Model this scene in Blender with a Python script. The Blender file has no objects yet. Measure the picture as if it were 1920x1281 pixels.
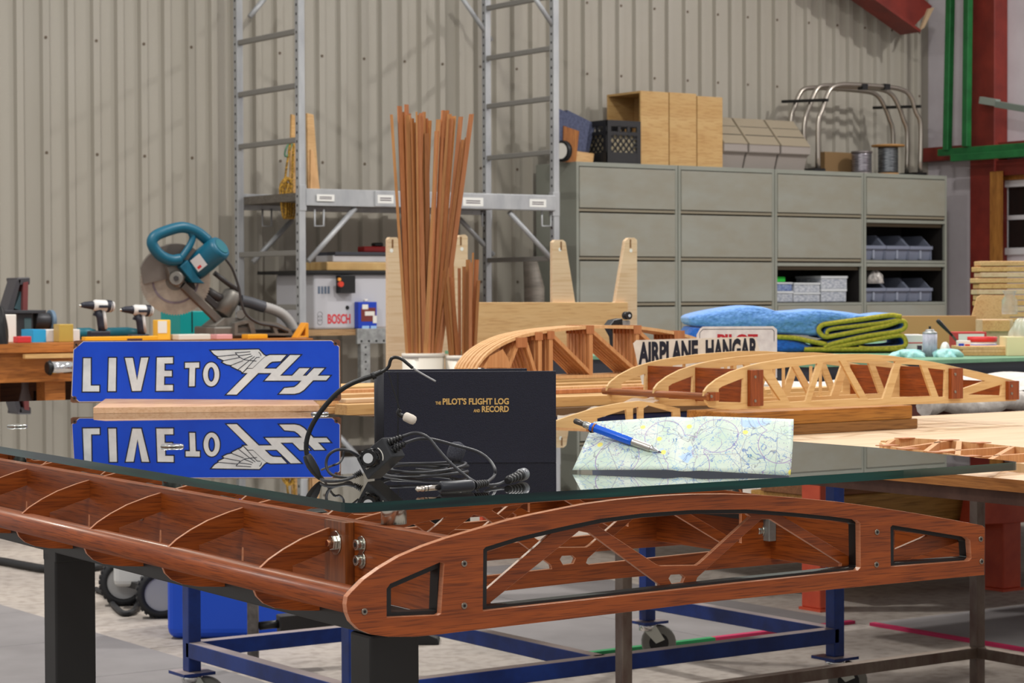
import bpy, bmesh, math, random
from mathutils import Vector as V, Matrix as Mx
from mathutils.geometry import tessellate_polygon
from math import sin, cos, pi, radians
random.seed(7)
rnd = random.uniform
SC = bpy.context.scene
COL = SC.collection

# ------------------------------------------------------------------ camera
FPX, PITCH, ROLL, CAMH, YAW = 4150.0, .0216, -.0037, .973, .610
CX, CY = 960.0, 640.5
def _tow(p):
    c, s = cos(YAW), sin(YAW)
    return V((p[0]*c + p[1]*s, -p[0]*s + p[1]*c, p[2]))
_F = V((0, cos(PITCH), -sin(PITCH))); _U = V((0, sin(PITCH), cos(PITCH))); _R = V((1, 0, 0))
_R, _U = cos(ROLL)*_R + sin(ROLL)*_U, -sin(ROLL)*_R + cos(ROLL)*_U
CF, CU, CR = _tow(_F), _tow(_U), _tow(_R)
C0 = V((0, 0, CAMH))
cam = bpy.data.cameras.new('camera'); camo = bpy.data.objects.new('camera', cam); COL.objects.link(camo)
m = Mx((CR, CU, -CF)).transposed().to_4x4(); m.translation = C0
camo.matrix_world = m
cam.sensor_width = 36; cam.sensor_fit = 'HORIZONTAL'; cam.lens = FPX/1920*36
cam.clip_start = .05; cam.clip_end = 200
cam.dof.use_dof = True; cam.dof.focus_distance = 2.75; cam.dof.aperture_fstop = 27
SC.camera = camo
SC.view_settings.view_transform = 'Standard'; SC.view_settings.look = 'None'
SC.view_settings.gamma = 1; SC.view_settings.use_curve_mapping = False
SC.view_settings.exposure = 0.15

# ------------------------------------------------------------------ light
w = bpy.data.worlds.new('hall_light'); SC.world = w; w.use_nodes = True
w.node_tree.nodes['Background'].inputs[0].default_value = (1, .985, .965, 1)
w.node_tree.nodes['Background'].inputs[1].default_value = .52
def lamp(name, loc, energy, size, target=None, col=(1, .97, .92), shape='DISK'):
    l = bpy.data.lights.new(name, 'AREA'); l.energy = energy; l.shape = shape; l.size = size; l.color = col
    o = bpy.data.objects.new(name, l); COL.objects.link(o); o.location = loc
    d = (V(target) if target else V(loc) - V((0, 0, 1))) - V(loc)
    o.rotation_euler = d.to_track_quat('-Z', 'Y').to_euler()
    return o
lamp('ceiling_lamp', (11.6, 6.6, 5.2), 205, .35)
lamp('ceiling_lamp', (6.2, 6.3, 5.4), 190, .5)
lamp('ceiling_lamp', (1.5, 7.2, 5.2), 185, .35)
lamp('ceiling_lamp', (3.2, 2.2, 4.6), 82, 1.2)
lamp('ceiling_lamp', (-1.5, 1.5, 4.6), 90, 1.2)
lamp('ceiling_lamp', (.8, -2.0, 4.2), 84, 1.5)

# ------------------------------------------------------------------ pixel -> place
def ray(x, y): return CF + CR*((x - CX)/FPX) - CU*((y - CY)/FPX)
def pl(x, y, p, n):
    d = ray(x, y); n = V(n); return C0 + d*((V(p) - C0).dot(n)/d.dot(n))
def pz(x, y, z): return pl(x, y, (0, 0, z), (0, 0, 1))
def pv(x, y, v): return pl(x, y, (0, v, 0), (0, 1, 0))
def pu(x, y, u): return pl(x, y, (u, 0, 0), (1, 0, 0))
def pd(x, y, d): return C0 + ray(x, y)*d
def cartp(x, v):
    """u where the sight column x meets the plane at v"""
    k = (x - CX)/FPX; c, s = cos(YAW), sin(YAW)
    return v*(s + k*c)/(c - k*s)
UX, VY, UP = V((1, 0, 0)), V((0, 1, 0)), V((0, 0, 1))
HR = V((cos(YAW), -sin(YAW), 0)); HF = V((sin(YAW), cos(YAW), 0))     # level right / forward of the view

# ------------------------------------------------------------------ objects
ROOT = {}
def settags(o, label=None, cat=None, group=None, kind=None):
    if label: o['label'] = label
    if cat: o['category'] = cat
    if group: o['group'] = group
    if kind: o['kind'] = kind
    return o
def thing(name, label, cat, loc=(0, 0, 0), rz=0, group=None, kind=None):
    o = bpy.data.objects.new(name, None); COL.objects.link(o)
    o.location = loc; o.rotation_euler = (0, 0, rz); o.empty_display_size = .05
    settags(o, label, cat, group, kind)
    ROOT[o] = (Mx.Translation(V(loc)) @ Mx.Rotation(rz, 4, 'Z')).inverted()
    return o
def kids(o): return [c for c in bpy.data.objects if c.parent == o]
def dup(o, loc=None, rz=None, label=None, parent=None):
    c = o.copy(); COL.objects.link(c)
    if parent is not None: c.parent = parent
    if loc is not None: c.location = loc
    if rz is not None: c.rotation_euler = (0, 0, rz)
    if label: c['label'] = label
    for k in list(o.children): dup(k, parent=c)
    return c
class MB:
    def __init__(s): s.v = []; s.f = []; s.sm = []; s.side = []
    def add(s, vs, fs, smooth=False):
        n = len(s.v); s.v += [V(p) for p in vs]
        s.f += [tuple(i + n for i in f) for f in fs]; s.sm += [smooth]*len(fs); return s
    def frame(s, o, ex, ey, ez, sx, sy, sz):
        """box centred at o with half axes"""
        o, ex, ey, ez = V(o), V(ex)*sx/2, V(ey)*sy/2, V(ez)*sz/2
        vs = [o + ex*i + ey*j + ez*k for k in (-1, 1) for j in (-1, 1) for i in (-1, 1)]
        return s.add(vs, [(0, 2, 3, 1), (4, 5, 7, 6), (0, 1, 5, 4), (2, 6, 7, 3), (0, 4, 6, 2), (1, 3, 7, 5)])
    def box(s, c, size, rz=0, rot=None):
        R = (rot or Mx.Rotation(rz, 3, 'Z'))
        return s.frame(c, R @ UX, R @ VY, R @ UP, *size)
    def bb(s, p0, p1):
        p0, p1 = V(p0), V(p1); return s.box((p0 + p1)/2, [abs(x) for x in (p1 - p0)])
    def beam(s, p0, p1, w, h, up=UP):
        p0, p1 = V(p0), V(p1); d = (p1 - p0); L = d.length; d.normalize()
        up = V(up); e = d.cross(up)
        if e.length < 1e-4: e = d.cross(VY)
        e.normalize(); k = e.cross(d)
        return s.frame((p0 + p1)/2, d, e, k, L, w, h)
    def cyl(s, p0, p1, r, r2=None, n=16, caps=True, smooth=True):
        p0, p1 = V(p0), V(p1); r2 = r if r2 is None else r2
        d = (p1 - p0).normalized(); e = d.orthogonal().normalized(); g = d.cross(e)
        vs = []; 
        for p, q in ((p0, r), (p1, r2)):
            vs += [p + (e*cos(2*pi*i/n) + g*sin(2*pi*i/n))*q for i in range(n)]
        s.add(vs, [(i, (i+1) % n, n + (i+1) % n, n + i) for i in range(n)], smooth)
        if caps:
            k = len(s.v) - 2*n
            s.f += [tuple(k + i for i in reversed(range(n))), tuple(k + n + i for i in range(n))]; s.sm += [False, False]
        return s
    def tube(s, pts, r, n=8, closed=False, caps=True):
        pts = [V(p) for p in pts]; m_ = len(pts); rr = r if isinstance(r, (list, tuple)) else [r]*m_
        vs = []; e = None
        for i, p in enumerate(pts):
            a = pts[(i-1) % m_] if (i or closed) else p; b = pts[(i+1) % m_] if (i < m_-1 or closed) else p
            d = (b - a).normalized()
            if e is None: e = d.orthogonal().normalized()
            e = (e - d*e.dot(d))
            e = e.normalized() if e.length > 1e-6 else d.orthogonal().normalized()
            g = d.cross(e)
            vs += [p + (e*cos(2*pi*k/n) + g*sin(2*pi*k/n))*rr[i] for k in range(n)]
        fs = []
        for i in range(m_ if closed else m_-1):
            j = (i+1) % m_
            fs += [(i*n+k, i*n+(k+1) % n, j*n+(k+1) % n, j*n+k) for k in range(n)]
        s.add(vs, fs, True)
        if caps and not closed:
            b0 = len(s.v) - m_*n
            s.f += [tuple(b0 + k for k in reversed(range(n))), tuple(b0 + (m_-1)*n + k for k in range(n))]; s.sm += [False, False]
        return s
    def prism(s, outer, T, holes=(), smooth=False):
        """flat outline (3D points, with holes) swept by vector T"""
        T = V(T); loops = [[V(p) for p in outer]] + [[V(p) for p in h] for h in holes]
        tr = tessellate_polygon(loops); flat = [p for l in loops for p in l]; n = len(flat)
        nv = len(s.v); s.v += flat + [p + T for p in flat]
        nrm = V((0, 0, 0))
        for t in tr:
            a, b, c = (flat[i] for i in t); nrm += (b-a).cross(c-a)
        flip = nrm.dot(T) > 0
        for t in tr:
            t = tuple(t) if not flip else tuple(reversed(t))
            a, b, c = (flat[i] for i in t)
            if (b-a).cross(c-a).dot(T) > 0: t = tuple(reversed(t))
            s.f.append(tuple(nv + i for i in t)); s.f.append(tuple(nv + n + i for i in reversed(t))); s.sm += [False, False]
        k = 0
        for li, l in enumerate(loops):
            ar = V((0, 0, 0))
            for i in range(len(l)): ar += l[i].cross(l[(i+1) % len(l)])
            ccw = ar.dot(T) > 0
            if li: ccw = not ccw
            for i in range(len(l)):
                j = (i+1) % len(l); q = (nv+k+i, nv+k+j, nv+n+k+j, nv+n+k+i)
                s.f.append(q if ccw else tuple(reversed(q))); s.sm.append(smooth); s.side.append(len(s.f)-1)
            k += len(l)
        return s
    def lathe(s, prof, o, axis=UP, n=24, smooth=True):
        o = V(o); d = V(axis).normalized(); e = d.orthogonal().normalized(); g = d.cross(e); m_ = len(prof); vs = []
        for r, h in prof: vs += [o + d*h + (e*cos(2*pi*k/n) + g*sin(2*pi*k/n))*r for k in range(n)]
        fs = [(i*n+k, i*n+(k+1) % n, (i+1)*n+(k+1) % n, (i+1)*n+k) for i in range(m_-1) for k in range(n)]
        b0 = len(s.v); s.add(vs, fs, smooth)
        if prof[0][0] > 1e-6: s.f.append(tuple(b0 + k for k in reversed(range(n)))); s.sm.append(False)
        if prof[-1][0] > 1e-6: s.f.append(tuple(b0 + (m_-1)*n + k for k in range(n))); s.sm.append(False)
        return s
    def ball(s, c, r, n=12, m_=8, sc=(1, 1, 1)):
        c = V(c); vs = []; fs = []
        for i in range(m_+1):
            t = pi*i/m_
            vs += [c + V((r*sin(t)*cos(2*pi*k/n)*sc[0], r*sin(t)*sin(2*pi*k/n)*sc[1], r*cos(t)*sc[2])) for k in range(n)]
        fs = [(i*n+k, (i+1)*n+k, (i+1)*n+(k+1) % n, i*n+(k+1) % n) for i in range(m_) for k in range(n)]
        return s.add(vs, fs, True)
    def grid(s, fn, nu, nv_, smooth=True):
        vs = [fn(i/nu, j/nv_) for j in range(nv_+1) for i in range(nu+1)]
        fs = [(j*(nu+1)+i, j*(nu+1)+i+1, (j+1)*(nu+1)+i+1, (j+1)*(nu+1)+i) for j in range(nv_) for i in range(nu)]
        return s.add(vs, fs, smooth)
    def build(s, name, mat, parent=None, bevel=0, seg=2, label=None, root=None, weld=False, edge=None):
        r = root
        if parent is not None and r is None:
            r = parent
            while r.parent is not None: r = r.parent
        vs = s.v
        if r is not None and r in ROOT:
            im = ROOT[r]; vs = [im @ p for p in s.v]
        me = bpy.data.meshes.new(name); me.from_pydata([tuple(p) for p in vs], [], s.f); 
        me.polygons.foreach_set('use_smooth', s.sm)
        if weld:
            bm = bmesh.new(); bm.from_mesh(me); bmesh.ops.remove_doubles(bm, verts=bm.verts, dist=1e-5)
            bmesh.ops.recalc_face_normals(bm, faces=bm.faces); bm.to_mesh(me); bm.free()
        me.update()
        o = bpy.data.objects.new(name, me); COL.objects.link(o)
        for m_ in (mat if isinstance(mat, (list, tuple)) else [mat]): me.materials.append(m_)
        if edge is not None:
            me.materials.append(edge)
            for i in s.side: me.polygons[i].material_index = 1
        if parent is not None: o.parent = parent
        if bevel:
            b = o.modifiers.new('bevel', 'BEVEL'); b.width = bevel; b.segments = seg; b.limit_method = 'ANGLE'; b.angle_limit = radians(40)
        if label: o['label'] = label
        return o
    def solo(s, name, mat, label, cat, group=None, kind=None, **kw):
        xs = [p.x for p in s.v]; ys = [p.y for p in s.v]; zs = [p.z for p in s.v]
        o0 = V(((min(xs)+max(xs))/2, (min(ys)+max(ys))/2, min(zs)))
        s.v = [p - o0 for p in s.v]
        o = s.build(name, mat, None, **kw); o.location = o0
        ROOT[o] = Mx.Translation(o0).inverted()
        return settags(o, label, cat, group, kind)
def crom(pts, k=6, closed=False):
    """Catmull-Rom through points"""
    P = [V(p) for p in pts]; n = len(P); out = []
    for i in range(n if closed else n-1):
        p0 = P[(i-1) % n] if (closed or i > 0) else P[0]*2 - P[1]
        p1, p2 = P[i], P[(i+1) % n]
        p3 = P[(i+2) % n] if (closed or i < n-2) else P[-1]*2 - P[-2]
        for j in range(k):
            t = j/k
            out.append(.5*((2*p1) + (p2-p0)*t + (2*p0-5*p1+4*p2-p3)*t*t + (3*p1-p0-3*p2+p3)*t**3))
    if not closed: out.append(P[-1])
    return out
def inset(poly, d, nrm):
    """move a 3D planar closed outline inwards by d"""
    P = [V(p) for p in poly]; n = len(P); nrm = V(nrm).normalized(); ar = V((0, 0, 0))
    for i in range(n): ar += P[i].cross(P[(i+1) % n])
    sg = 1 if ar.dot(nrm) > 0 else -1; out = []
    for i in range(n):
        e1 = (P[i] - P[i-1]).normalized(); e2 = (P[(i+1) % n] - P[i]).normalized()
        n1 = nrm.cross(e1)*sg; n2 = nrm.cross(e2)*sg; b = (n1 + n2)
        b = b.normalized() if b.length > 1e-5 else n1
        out.append(P[i] + b*(d/max(.45, b.dot(n1))))
    return out

# ------------------------------------------------------------------ materials
def lin(c):
    f = lambda x: x/12.92 if x <= .04045 else ((x+.055)/1.055)**2.4
    return tuple(f(x/255) for x in c) + (1,)
MATS = {}
def mat(name, col, rough=.5, metal=0, col2=None, scale=(8, 8, 8), contrast=(.35, .65), detail=4, bump=0, bscale=None, coat=0, trans=0, spec=.5, ior=1.45, coords='Object', wave=None, alpha=1, distort=0, sheen=0, bdist=.002):
    if name in MATS: return MATS[name]
    mt = bpy.data.materials.new(name); mt.use_nodes = True; nt = mt.node_tree; N = nt.nodes; L = nt.links
    b = N['Principled BSDF']
    b.inputs['Base Color'].default_value = lin(col); b.inputs['Roughness'].default_value = rough
    b.inputs['Metallic'].default_value = metal; b.inputs['Coat Weight'].default_value = coat
    b.inputs['Coat Roughness'].default_value = .15
    b.inputs['Transmission Weight'].default_value = trans; b.inputs['Specular IOR Level'].default_value = spec; b.inputs['IOR'].default_value = ior
    b.inputs['Alpha'].default_value = alpha
    if sheen: b.inputs['Sheen Weight'].default_value = sheen
    if col2 or bump:
        tc = N.new('ShaderNodeTexCoord'); mp = N.new('ShaderNodeMapping'); mp.inputs['Scale'].default_value = scale
        L.new(tc.outputs[coords], mp.inputs['Vector'])
        nz = N.new('ShaderNodeTexNoise'); nz.inputs['Scale'].default_value = 1; nz.inputs['Detail'].default_value = detail
        nz.inputs['Roughness'].default_value = .6; nz.inputs['Distortion'].default_value = distort
        L.new(mp.outputs[0], nz.inputs['Vector'])
        fac = nz.outputs['Fac']
        if col2:
            rp = N.new('ShaderNodeValToRGB'); rp.color_ramp.elements[0].position = contrast[0]; rp.color_ramp.elements[1].position = contrast[1]
            rp.color_ramp.elements[0].color = lin(col2); rp.color_ramp.elements[1].color = lin(col)
            L.new(fac, rp.inputs[0]); L.new(rp.outputs[0], b.inputs['Base Color'])
        if bump:
            src = fac
            if bscale:
                m2 = N.new('ShaderNodeMapping'); m2.inputs['Scale'].default_value = bscale; L.new(tc.outputs[coords], m2.inputs['Vector'])
                n2 = N.new('ShaderNodeTexNoise'); n2.inputs['Scale'].default_value = 1; n2.inputs['Detail'].default_value = 3; L.new(m2.outputs[0], n2.inputs['Vector']); src = n2.outputs['Fac']
            bp = N.new('ShaderNodeBump'); bp.inputs['Strength'].default_value = bump; bp.inputs['Distance'].default_value = bdist
            L.new(src, bp.inputs['Height']); L.new(bp.outputs[0], b.inputs['Normal'])
    MATS[name] = mt
    return mt
AX = {'x': lambda a, c: (a, c, c), 'y': lambda a, c: (c, a, c), 'z': lambda a, c: (c, c, a)}
def wood(name, c1, c2, ax='x', along=3, across=70, rough=.5, coat=0, bump=.15, contrast=(.3, .7), pore=.62):
    """grain stretched along one object axis, with a finer dark pore layer"""
    if name in MATS: return MATS[name]
    mt = mat(name, c1, rough, 0, c2, AX[ax](along, across), contrast, 5, bump, coat=coat, distort=.6)
    nt = mt.node_tree; N = nt.nodes; L = nt.links; b = N['Principled BSDF']
    rp = next(n for n in N if n.type == 'VALTORGB')
    tc = next(n for n in N if n.type == 'TEX_COORD')
    mp = N.new('ShaderNodeMapping'); mp.inputs['Scale'].default_value = AX[ax](along*4, across*7); L.new(tc.outputs['Object'], mp.inputs['Vector'])
    nz = N.new('ShaderNodeTexNoise'); nz.inputs['Scale'].default_value = 1; nz.inputs['Detail'].default_value = 2; L.new(mp.outputs[0], nz.inputs['Vector'])
    r2 = N.new('ShaderNodeValToRGB'); r2.color_ramp.elements[0].position = .36; r2.color_ramp.elements[1].position = .5
    r2.color_ramp.elements[0].color = (pore, pore*.93, pore*.86, 1); r2.color_ramp.elements[1].color = (1, 1, 1, 1)
    L.new(nz.outputs['Fac'], r2.inputs[0])
    mx = N.new('ShaderNodeMix'); mx.data_type = 'RGBA'; mx.blend_type = 'MULTIPLY'; mx.inputs['Factor'].default_value = 1
    L.new(rp.outputs[0], mx.inputs['A']); L.new(r2.outputs[0], mx.inputs['B']); L.new(mx.outputs['Result'], b.inputs['Base Color'])
    return mt
def dusty(mt, col=(176, 160, 150), amount=.8):
    """settled workshop dust on faces that look up"""
    nt = mt.node_tree; N = nt.nodes; L = nt.links; b = N['Principled BSDF']
    g = N.new('ShaderNodeNewGeometry'); sx = N.new('ShaderNodeSeparateXYZ'); L.new(g.outputs['Normal'], sx.inputs[0])
    mr = N.new('ShaderNodeMapRange'); mr.inputs['From Min'].default_value = .75; mr.inputs['From Max'].default_value = .98; mr.inputs['To Max'].default_value = amount; L.new(sx.outputs['Z'], mr.inputs['Value'])
    mx = N.new('ShaderNodeMix'); mx.data_type = 'RGBA'; L.new(mr.outputs['Result'], mx.inputs['Factor'])
    src = b.inputs['Base Color']
    if src.is_linked: L.new(src.links[0].from_socket, mx.inputs['A'])
    else: mx.inputs['A'].default_value = src.default_value
    mx.inputs['B'].default_value = lin(col); L.new(mx.outputs['Result'], src)
    return mt
def glassy(name, tint=(.93, .97, .94), f0=.045, power=6.0, rough=0.0, gain=1.62):
    """thin clear sheet: see-through face on, mirror-like at grazing angles"""
    if name in MATS: return MATS[name]
    mt = bpy.data.materials.new(name); mt.use_nodes = True; nt = mt.node_tree; N = nt.nodes; L = nt.links
    N.remove(N['Principled BSDF']); out = N['Material Output']
    lw = N.new('ShaderNodeLayerWeight'); lw.inputs['Blend'].default_value = .5
    pw = N.new('ShaderNodeMath'); pw.operation = 'POWER'; pw.inputs[1].default_value = power; L.new(lw.outputs['Facing'], pw.inputs[0])
    ma = N.new('ShaderNodeMath'); ma.operation = 'MULTIPLY_ADD'; ma.inputs[1].default_value = gain; ma.inputs[2].default_value = f0; ma.use_clamp = True
    L.new(pw.outputs[0], ma.inputs[0])
    tr = N.new('ShaderNodeBsdfTransparent'); tr.inputs[0].default_value = tint + (1,)
    gl = N.new('ShaderNodeBsdfGlossy'); gl.inputs['Roughness'].default_value = rough
    mx = N.new('ShaderNodeMixShader'); L.new(ma.outputs[0], mx.inputs[0]); L.new(tr.outputs[0], mx.inputs[1]); L.new(gl.outputs[0], mx.inputs[2])
    L.new(mx.outputs[0], out.inputs[0]); MATS[name] = mt
    return mt
def flat_text(txt, size, extrude=.0004, sx=1.0, bold=0.0, align='LEFT', spacing=1.0):
    """text as mesh verts/faces in the xy plane (baseline at y=0)"""
    cu = bpy.data.curves.new('t', 'FONT'); cu.body = txt; cu.size = size; cu.extrude = extrude; cu.offset = bold; cu.align_x = align
    cu.space_character = spacing; cu.resolution_u = 3
    o = bpy.data.objects.new('t', cu); COL.objects.link(o); bpy.context.view_layer.update()
    me = bpy.data.meshes.new_from_object(o.evaluated_get(bpy.context.evaluated_depsgraph_get()))
    vs = [V((v.co.x*sx, v.co.y, v.co.z)) for v in me.vertices]; fs = [tuple(p.vertices) for p in me.polygons]
    bpy.data.objects.remove(o); bpy.data.curves.remove(cu); bpy.data.meshes.remove(me)
    return vs, fs
def text_mb(txt, o, ex, ey, height, width=None, bold=.0, depth=.0005, align='LEFT'):
    """lettering standing on a surface: o baseline start, ex reading direction, ey up; capital height, optional total width"""
    vs, fs = flat_text(txt, 1.0, .01, 1, bold)
    x0 = min(p.x for p in vs); x1 = max(p.x for p in vs); y0 = min(p.y for p in vs); y1 = max(p.y for p in vs)
    ky = height/(y1 - y0); kx = (width/(x1 - x0)) if width else ky
    ex = V(ex).normalized(); ey = V(ey).normalized(); ez = ex.cross(ey); o = V(o)
    sh = -x0 if align == 'LEFT' else (-x1 if align == 'RIGHT' else -(x0+x1)/2)
    b = MB(); b.add([o + ex*((p.x + sh)*kx) + ey*((p.y - y0)*ky) + ez*(p.z/.01*depth) for p in vs], fs)
    return b
# ------------------------------------------------------------------ shared materials
m_black = mat('black_powder_coat', (24, 24, 26), .45, 0)
m_dark = mat('black_plastic', (22, 22, 24), .42)
m_rubber = mat('black_rubber', (30, 30, 32), .6)
m_steel = mat('bright_steel', (205, 205, 200), .22, 1)
m_grey_steel = mat('galvanised_steel', (170, 172, 172), .45, .6, (140, 142, 142), (30, 30, 30))
m_chrome = mat('chrome', (225, 225, 225), .1, 1)
m_white = mat('white_plastic', (225, 222, 214), .45)
mah = {k: wood('mahogany_' + k, (162, 78, 24), (118, 51, 14), k, 5, 95, .42, coat=.12, bump=.1, contrast=(.25, .75), pore=.55) for k in 'xyz'}
mah_edge_sheen = wood('mahogany_edge_sheen', (206, 140, 106), (186, 118, 84), 'y', 4, 90, .35, pore=.85)  # paler ply edge with the grazing sheen painted into its colour
ply = wood('birch_ply', (212, 174, 124), (204, 162, 110), 'x', 3, 30, .5, pore=.86)
ply_pale = wood('maple_ply', (214, 188, 156), (205, 176, 142), 'x', 1.2, 14, .5, pore=.9)
pine = wood('pine', (216, 176, 118), (198, 152, 94), 'x', 3, 50, .55, pore=.8)
cedar = wood('cedar_strip', (214, 160, 108), (196, 134, 84), 'z', 2, 120, .55, pore=.8)
cedar_l = wood('cedar_strip_light', (226, 184, 134), (208, 158, 106), 'z', 2, 120, .55, pore=.85)
cedar_d = wood('cedar_strip_dark', (192, 128, 82), (170, 106, 64), 'z', 2, 120, .55, pore=.8)

# ------------------------------------------------------------------ room shell
WV, RU = 11.8, 12.05           # back wall plane, side wall plane
# floor: concrete
fm = mat('concrete_floor', (176, 166, 156), .7, 0, (142, 134, 128), (1.6, 1.6, 1.6), (.3, .72), 8, .1)
nt = fm.node_tree; b_ = nt.nodes['Principled BSDF']
rp_ = next(n for n in nt.nodes if n.type == 'VALTORGB'); tc_ = next(n for n in nt.nodes if n.type == 'TEX_COORD')
vz = nt.nodes.new('ShaderNodeTexNoise'); vz.inputs['Scale'].default_value = 26; vz.inputs['Detail'].default_value = 6; nt.links.new(tc_.outputs['Object'], vz.inputs['Vector'])
r2_ = nt.nodes.new('ShaderNodeValToRGB'); r2_.color_ramp.elements[0].position = .33; r2_.color_ramp.elements[1].position = .55
r2_.color_ramp.elements[0].color = (.72, .7, .68, 1); r2_.color_ramp.elements[1].color = (1, 1, 1, 1); nt.links.new(vz.outputs['Fac'], r2_.inputs[0])
mx_ = nt.nodes.new('ShaderNodeMix'); mx_.data_type = 'RGBA'; mx_.blend_type = 'MULTIPLY'; mx_.inputs['Factor'].default_value = 1
nt.links.new(rp_.outputs[0], mx_.inputs['A']); nt.links.new(r2_.outputs[0], mx_.inputs['B']); nt.links.new(mx_.outputs['Result'], b_.inputs['Base Color'])
floor = thing('floor', None, None, (0, 0, 0), kind='structure')
# slabs cut by saw joints (recessed gaps between them)
us = [-9, -3, 1.62, 4.55, 7.6, 12.2]; vs_ = [-8, -2, 2.2, 5.55, 8.6, 12.0]
for i in range(len(us)-1):
    for j in range(len(vs_)-1):
        MB().bb((us[i]+.003, vs_[j]+.003, -.12), (us[i+1]-.003, vs_[j+1]-.003, 0)).build('slab', fm, floor)
MB().bb((-9, -8, -.2), (12.2, 12, -.02)).build('joint_filler', mat('joint_filler', (90, 84, 78), .9), floor)

# back wall: ribbed metal sheets
m_wall = mat('cream_steel_sheet', (170, 165, 155), .5, 0, (160, 154, 142), (.9, .9, .35), (.3, .7), 5)
m_screw = mat('rusty_screw', (98, 84, 70), .6)
wall = thing('wall_back', None, None, (0, WV, 0), kind='structure')
known = [26,75,122,170,215,259,303,348,391,433,None,None,None,593,633,672,710,748,784,819,855,890]+[None]*9+[1217,1247,1279,1309,1336,1365,1392,1420,1447,None,1506.6,1534,1560,1585.5,1611.5,1637,1662.5,1688.5]
ru = [pv(x, 250, WV).x if x else None for x in known]
i = 0
while i < len(ru):
    if ru[i] is None:
        j = i
        while ru[j] is None: j += 1
        for k in range(i, j): ru[k] = ru[i-1] + (ru[j]-ru[i-1])*(k-i+1)/(j-i+1)
        i = j
    i += 1
while ru[0] > 3.0: ru.insert(0, ru[0] - .152)
ru.append(ru[-1] + .14)
RW, RD = .062, .027        # rib width / depth
for s in range(0, len(ru)-1, 5):
    grp = ru[s:s+5]; end = ru[s+5] if s+5 < len(ru) else grp[-1] + .15
    prof = []
    for u in grp: prof += [(u, 0), (u+.010, -RD), (u+RW-.014, -RD), (u+RW, 0)]
    prof = prof + [(end + .0, 0)]
    back = [(end, .006), (grp[0], .006)]
    k = len(prof); mb = MB()
    vs = [V((u, WV + d - .0, z)) for z in (0, 5.2) for u, d in prof]
    mb.add(vs, [(i, i+1, k+i+1, k+i) for i in range(k-1)])
    mb.build('wall_sheet', m_wall, wall)
    sc = MB()
    for gi, u in enumerate(grp):
        for z in (.35, 1.05, 1.78, 2.43, 2.9):
            if (gi + s) % 2 == 0: sc.cyl((u+RW/2-.004, WV-RD-.004, z), (u+RW/2-.004, WV-RD+.002, z), .009, .009, 6)
    if sc.v: sc.build('screw_row', m_screw, wall)['kind'] = 'stuff'
MB().bb((2.5, WV+.01, 0), (12.2, WV+.06, 5.2)).build('insulation_backing', m_wall, wall)

# side wall: white lining board, red steel frame
m_lining = mat('white_lining', (216, 210, 216), .6, 0, (198, 190, 196), (2, 2, 2), (.3, .7), 5)
m_red = mat('red_oxide_steel', (128, 44, 34), .5, 0, (104, 34, 28), (6, 6, 6), (.35, .7), 5)
swall = thing('wall_right', None, None, (RU, 10, 0), kind='structure')
wz0 = pu(1900, 478, RU).z; wz1 = pu(1900, 338, RU).z
wv1 = pu(1879, 400, RU).y
wv0 = wv1 - 1.05
mb = MB()
mb.bb((RU, wv1, 0), (RU+.08, WV+.05, 5.2)).bb((RU, 5, 0), (RU+.08, wv0, 5.2)).bb((RU, wv0, 0), (RU+.08, wv1, wz0)).bb((RU, wv0, wz1), (RU+.08, wv1, 5.2))
mb.build('lining_board', m_lining, swall)
cv1 = pu(1822, 200, RU-.12).y; cv0 = pu(1868, 200, RU-.12).y
col_ = thing('trim_1', None, None, (RU-.1, (cv0+cv1)/2, 0), kind='structure')
MB().bb((RU-.14, cv0, 0), (RU-.002, cv1, 5.2)).build('column', m_red, col_, .006)
gz0 = pu(1720, 305, RU-.08).z; gz1 = pu(1720, 279, RU-.08).z
MB().bb((RU-.10, 5, gz0), (RU-.002, WV-.03, gz1)).build('girt', m_red, col_, .004)
MB().bb((RU-.12, 5, pu(1880, 318, RU).z-.05), (RU-.003, cv0, pu(1880, 318, RU).z+.06)).build('girt', m_red, col_, .004)
# window in the side wall
win = thing('window_1', None, None, (RU, (wv0+wv1)/2, wz0), kind='structure')
m_wf = mat('window_frame_white', (205, 203, 206), .4)
m_oak = wood('window_jamb_pine', (178, 122, 56), (146, 92, 38), 'z', 3, 40, .5)
MB().bb((RU-.16, pu(1877, 400, RU-.16).y, wz0-.06), (RU-.141, pu(1856, 400, RU-.16).y, wz1+.06)).build('jamb', m_oak, win)
MB().bb((RU-.05, wv0, wz1), (RU+.06, wv1, wz1+.07)).build('head_jamb', m_oak, win)
fr = MB()
for p0, p1 in (((wv1-.05, wz0), (wv1, wz1)), ((wv0, wz0), (wv0+.05, wz1)), ((wv0, wz0), (wv1, wz0+.05)), ((wv0, wz1-.05), (wv1, wz1))):
    fr.bb((RU-.03, p0[0], p0[1]), (RU+.04, p1[0], p1[1]))
fr.build('window_frame', m_wf, win, .004)
zm = (wz0+wz1)/2
MB().bb((RU-.005, wv0, zm-.016), (RU+.03, wv1, zm+.016)).build('glazing_bar', m_wf, win)
MB().bb((RU+.005, wv1-.56, wz0), (RU+.03, wv1-.53, wz1)).build('glazing_bar', m_wf, win)
m_pane = mat('window_pane_dark', (34, 30, 28), .06, 0, spec=.7)
MB().bb((RU+.01, wv0+.04, wz0+.04), (RU+.016, wv1-.04, zm-.012)).build('pane', m_pane, win)
MB().bb((RU+.01, wv0+.04, zm+.012), (RU+.016, wv1-.04, wz1-.04)).build('pane', m_pane, win)
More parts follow.
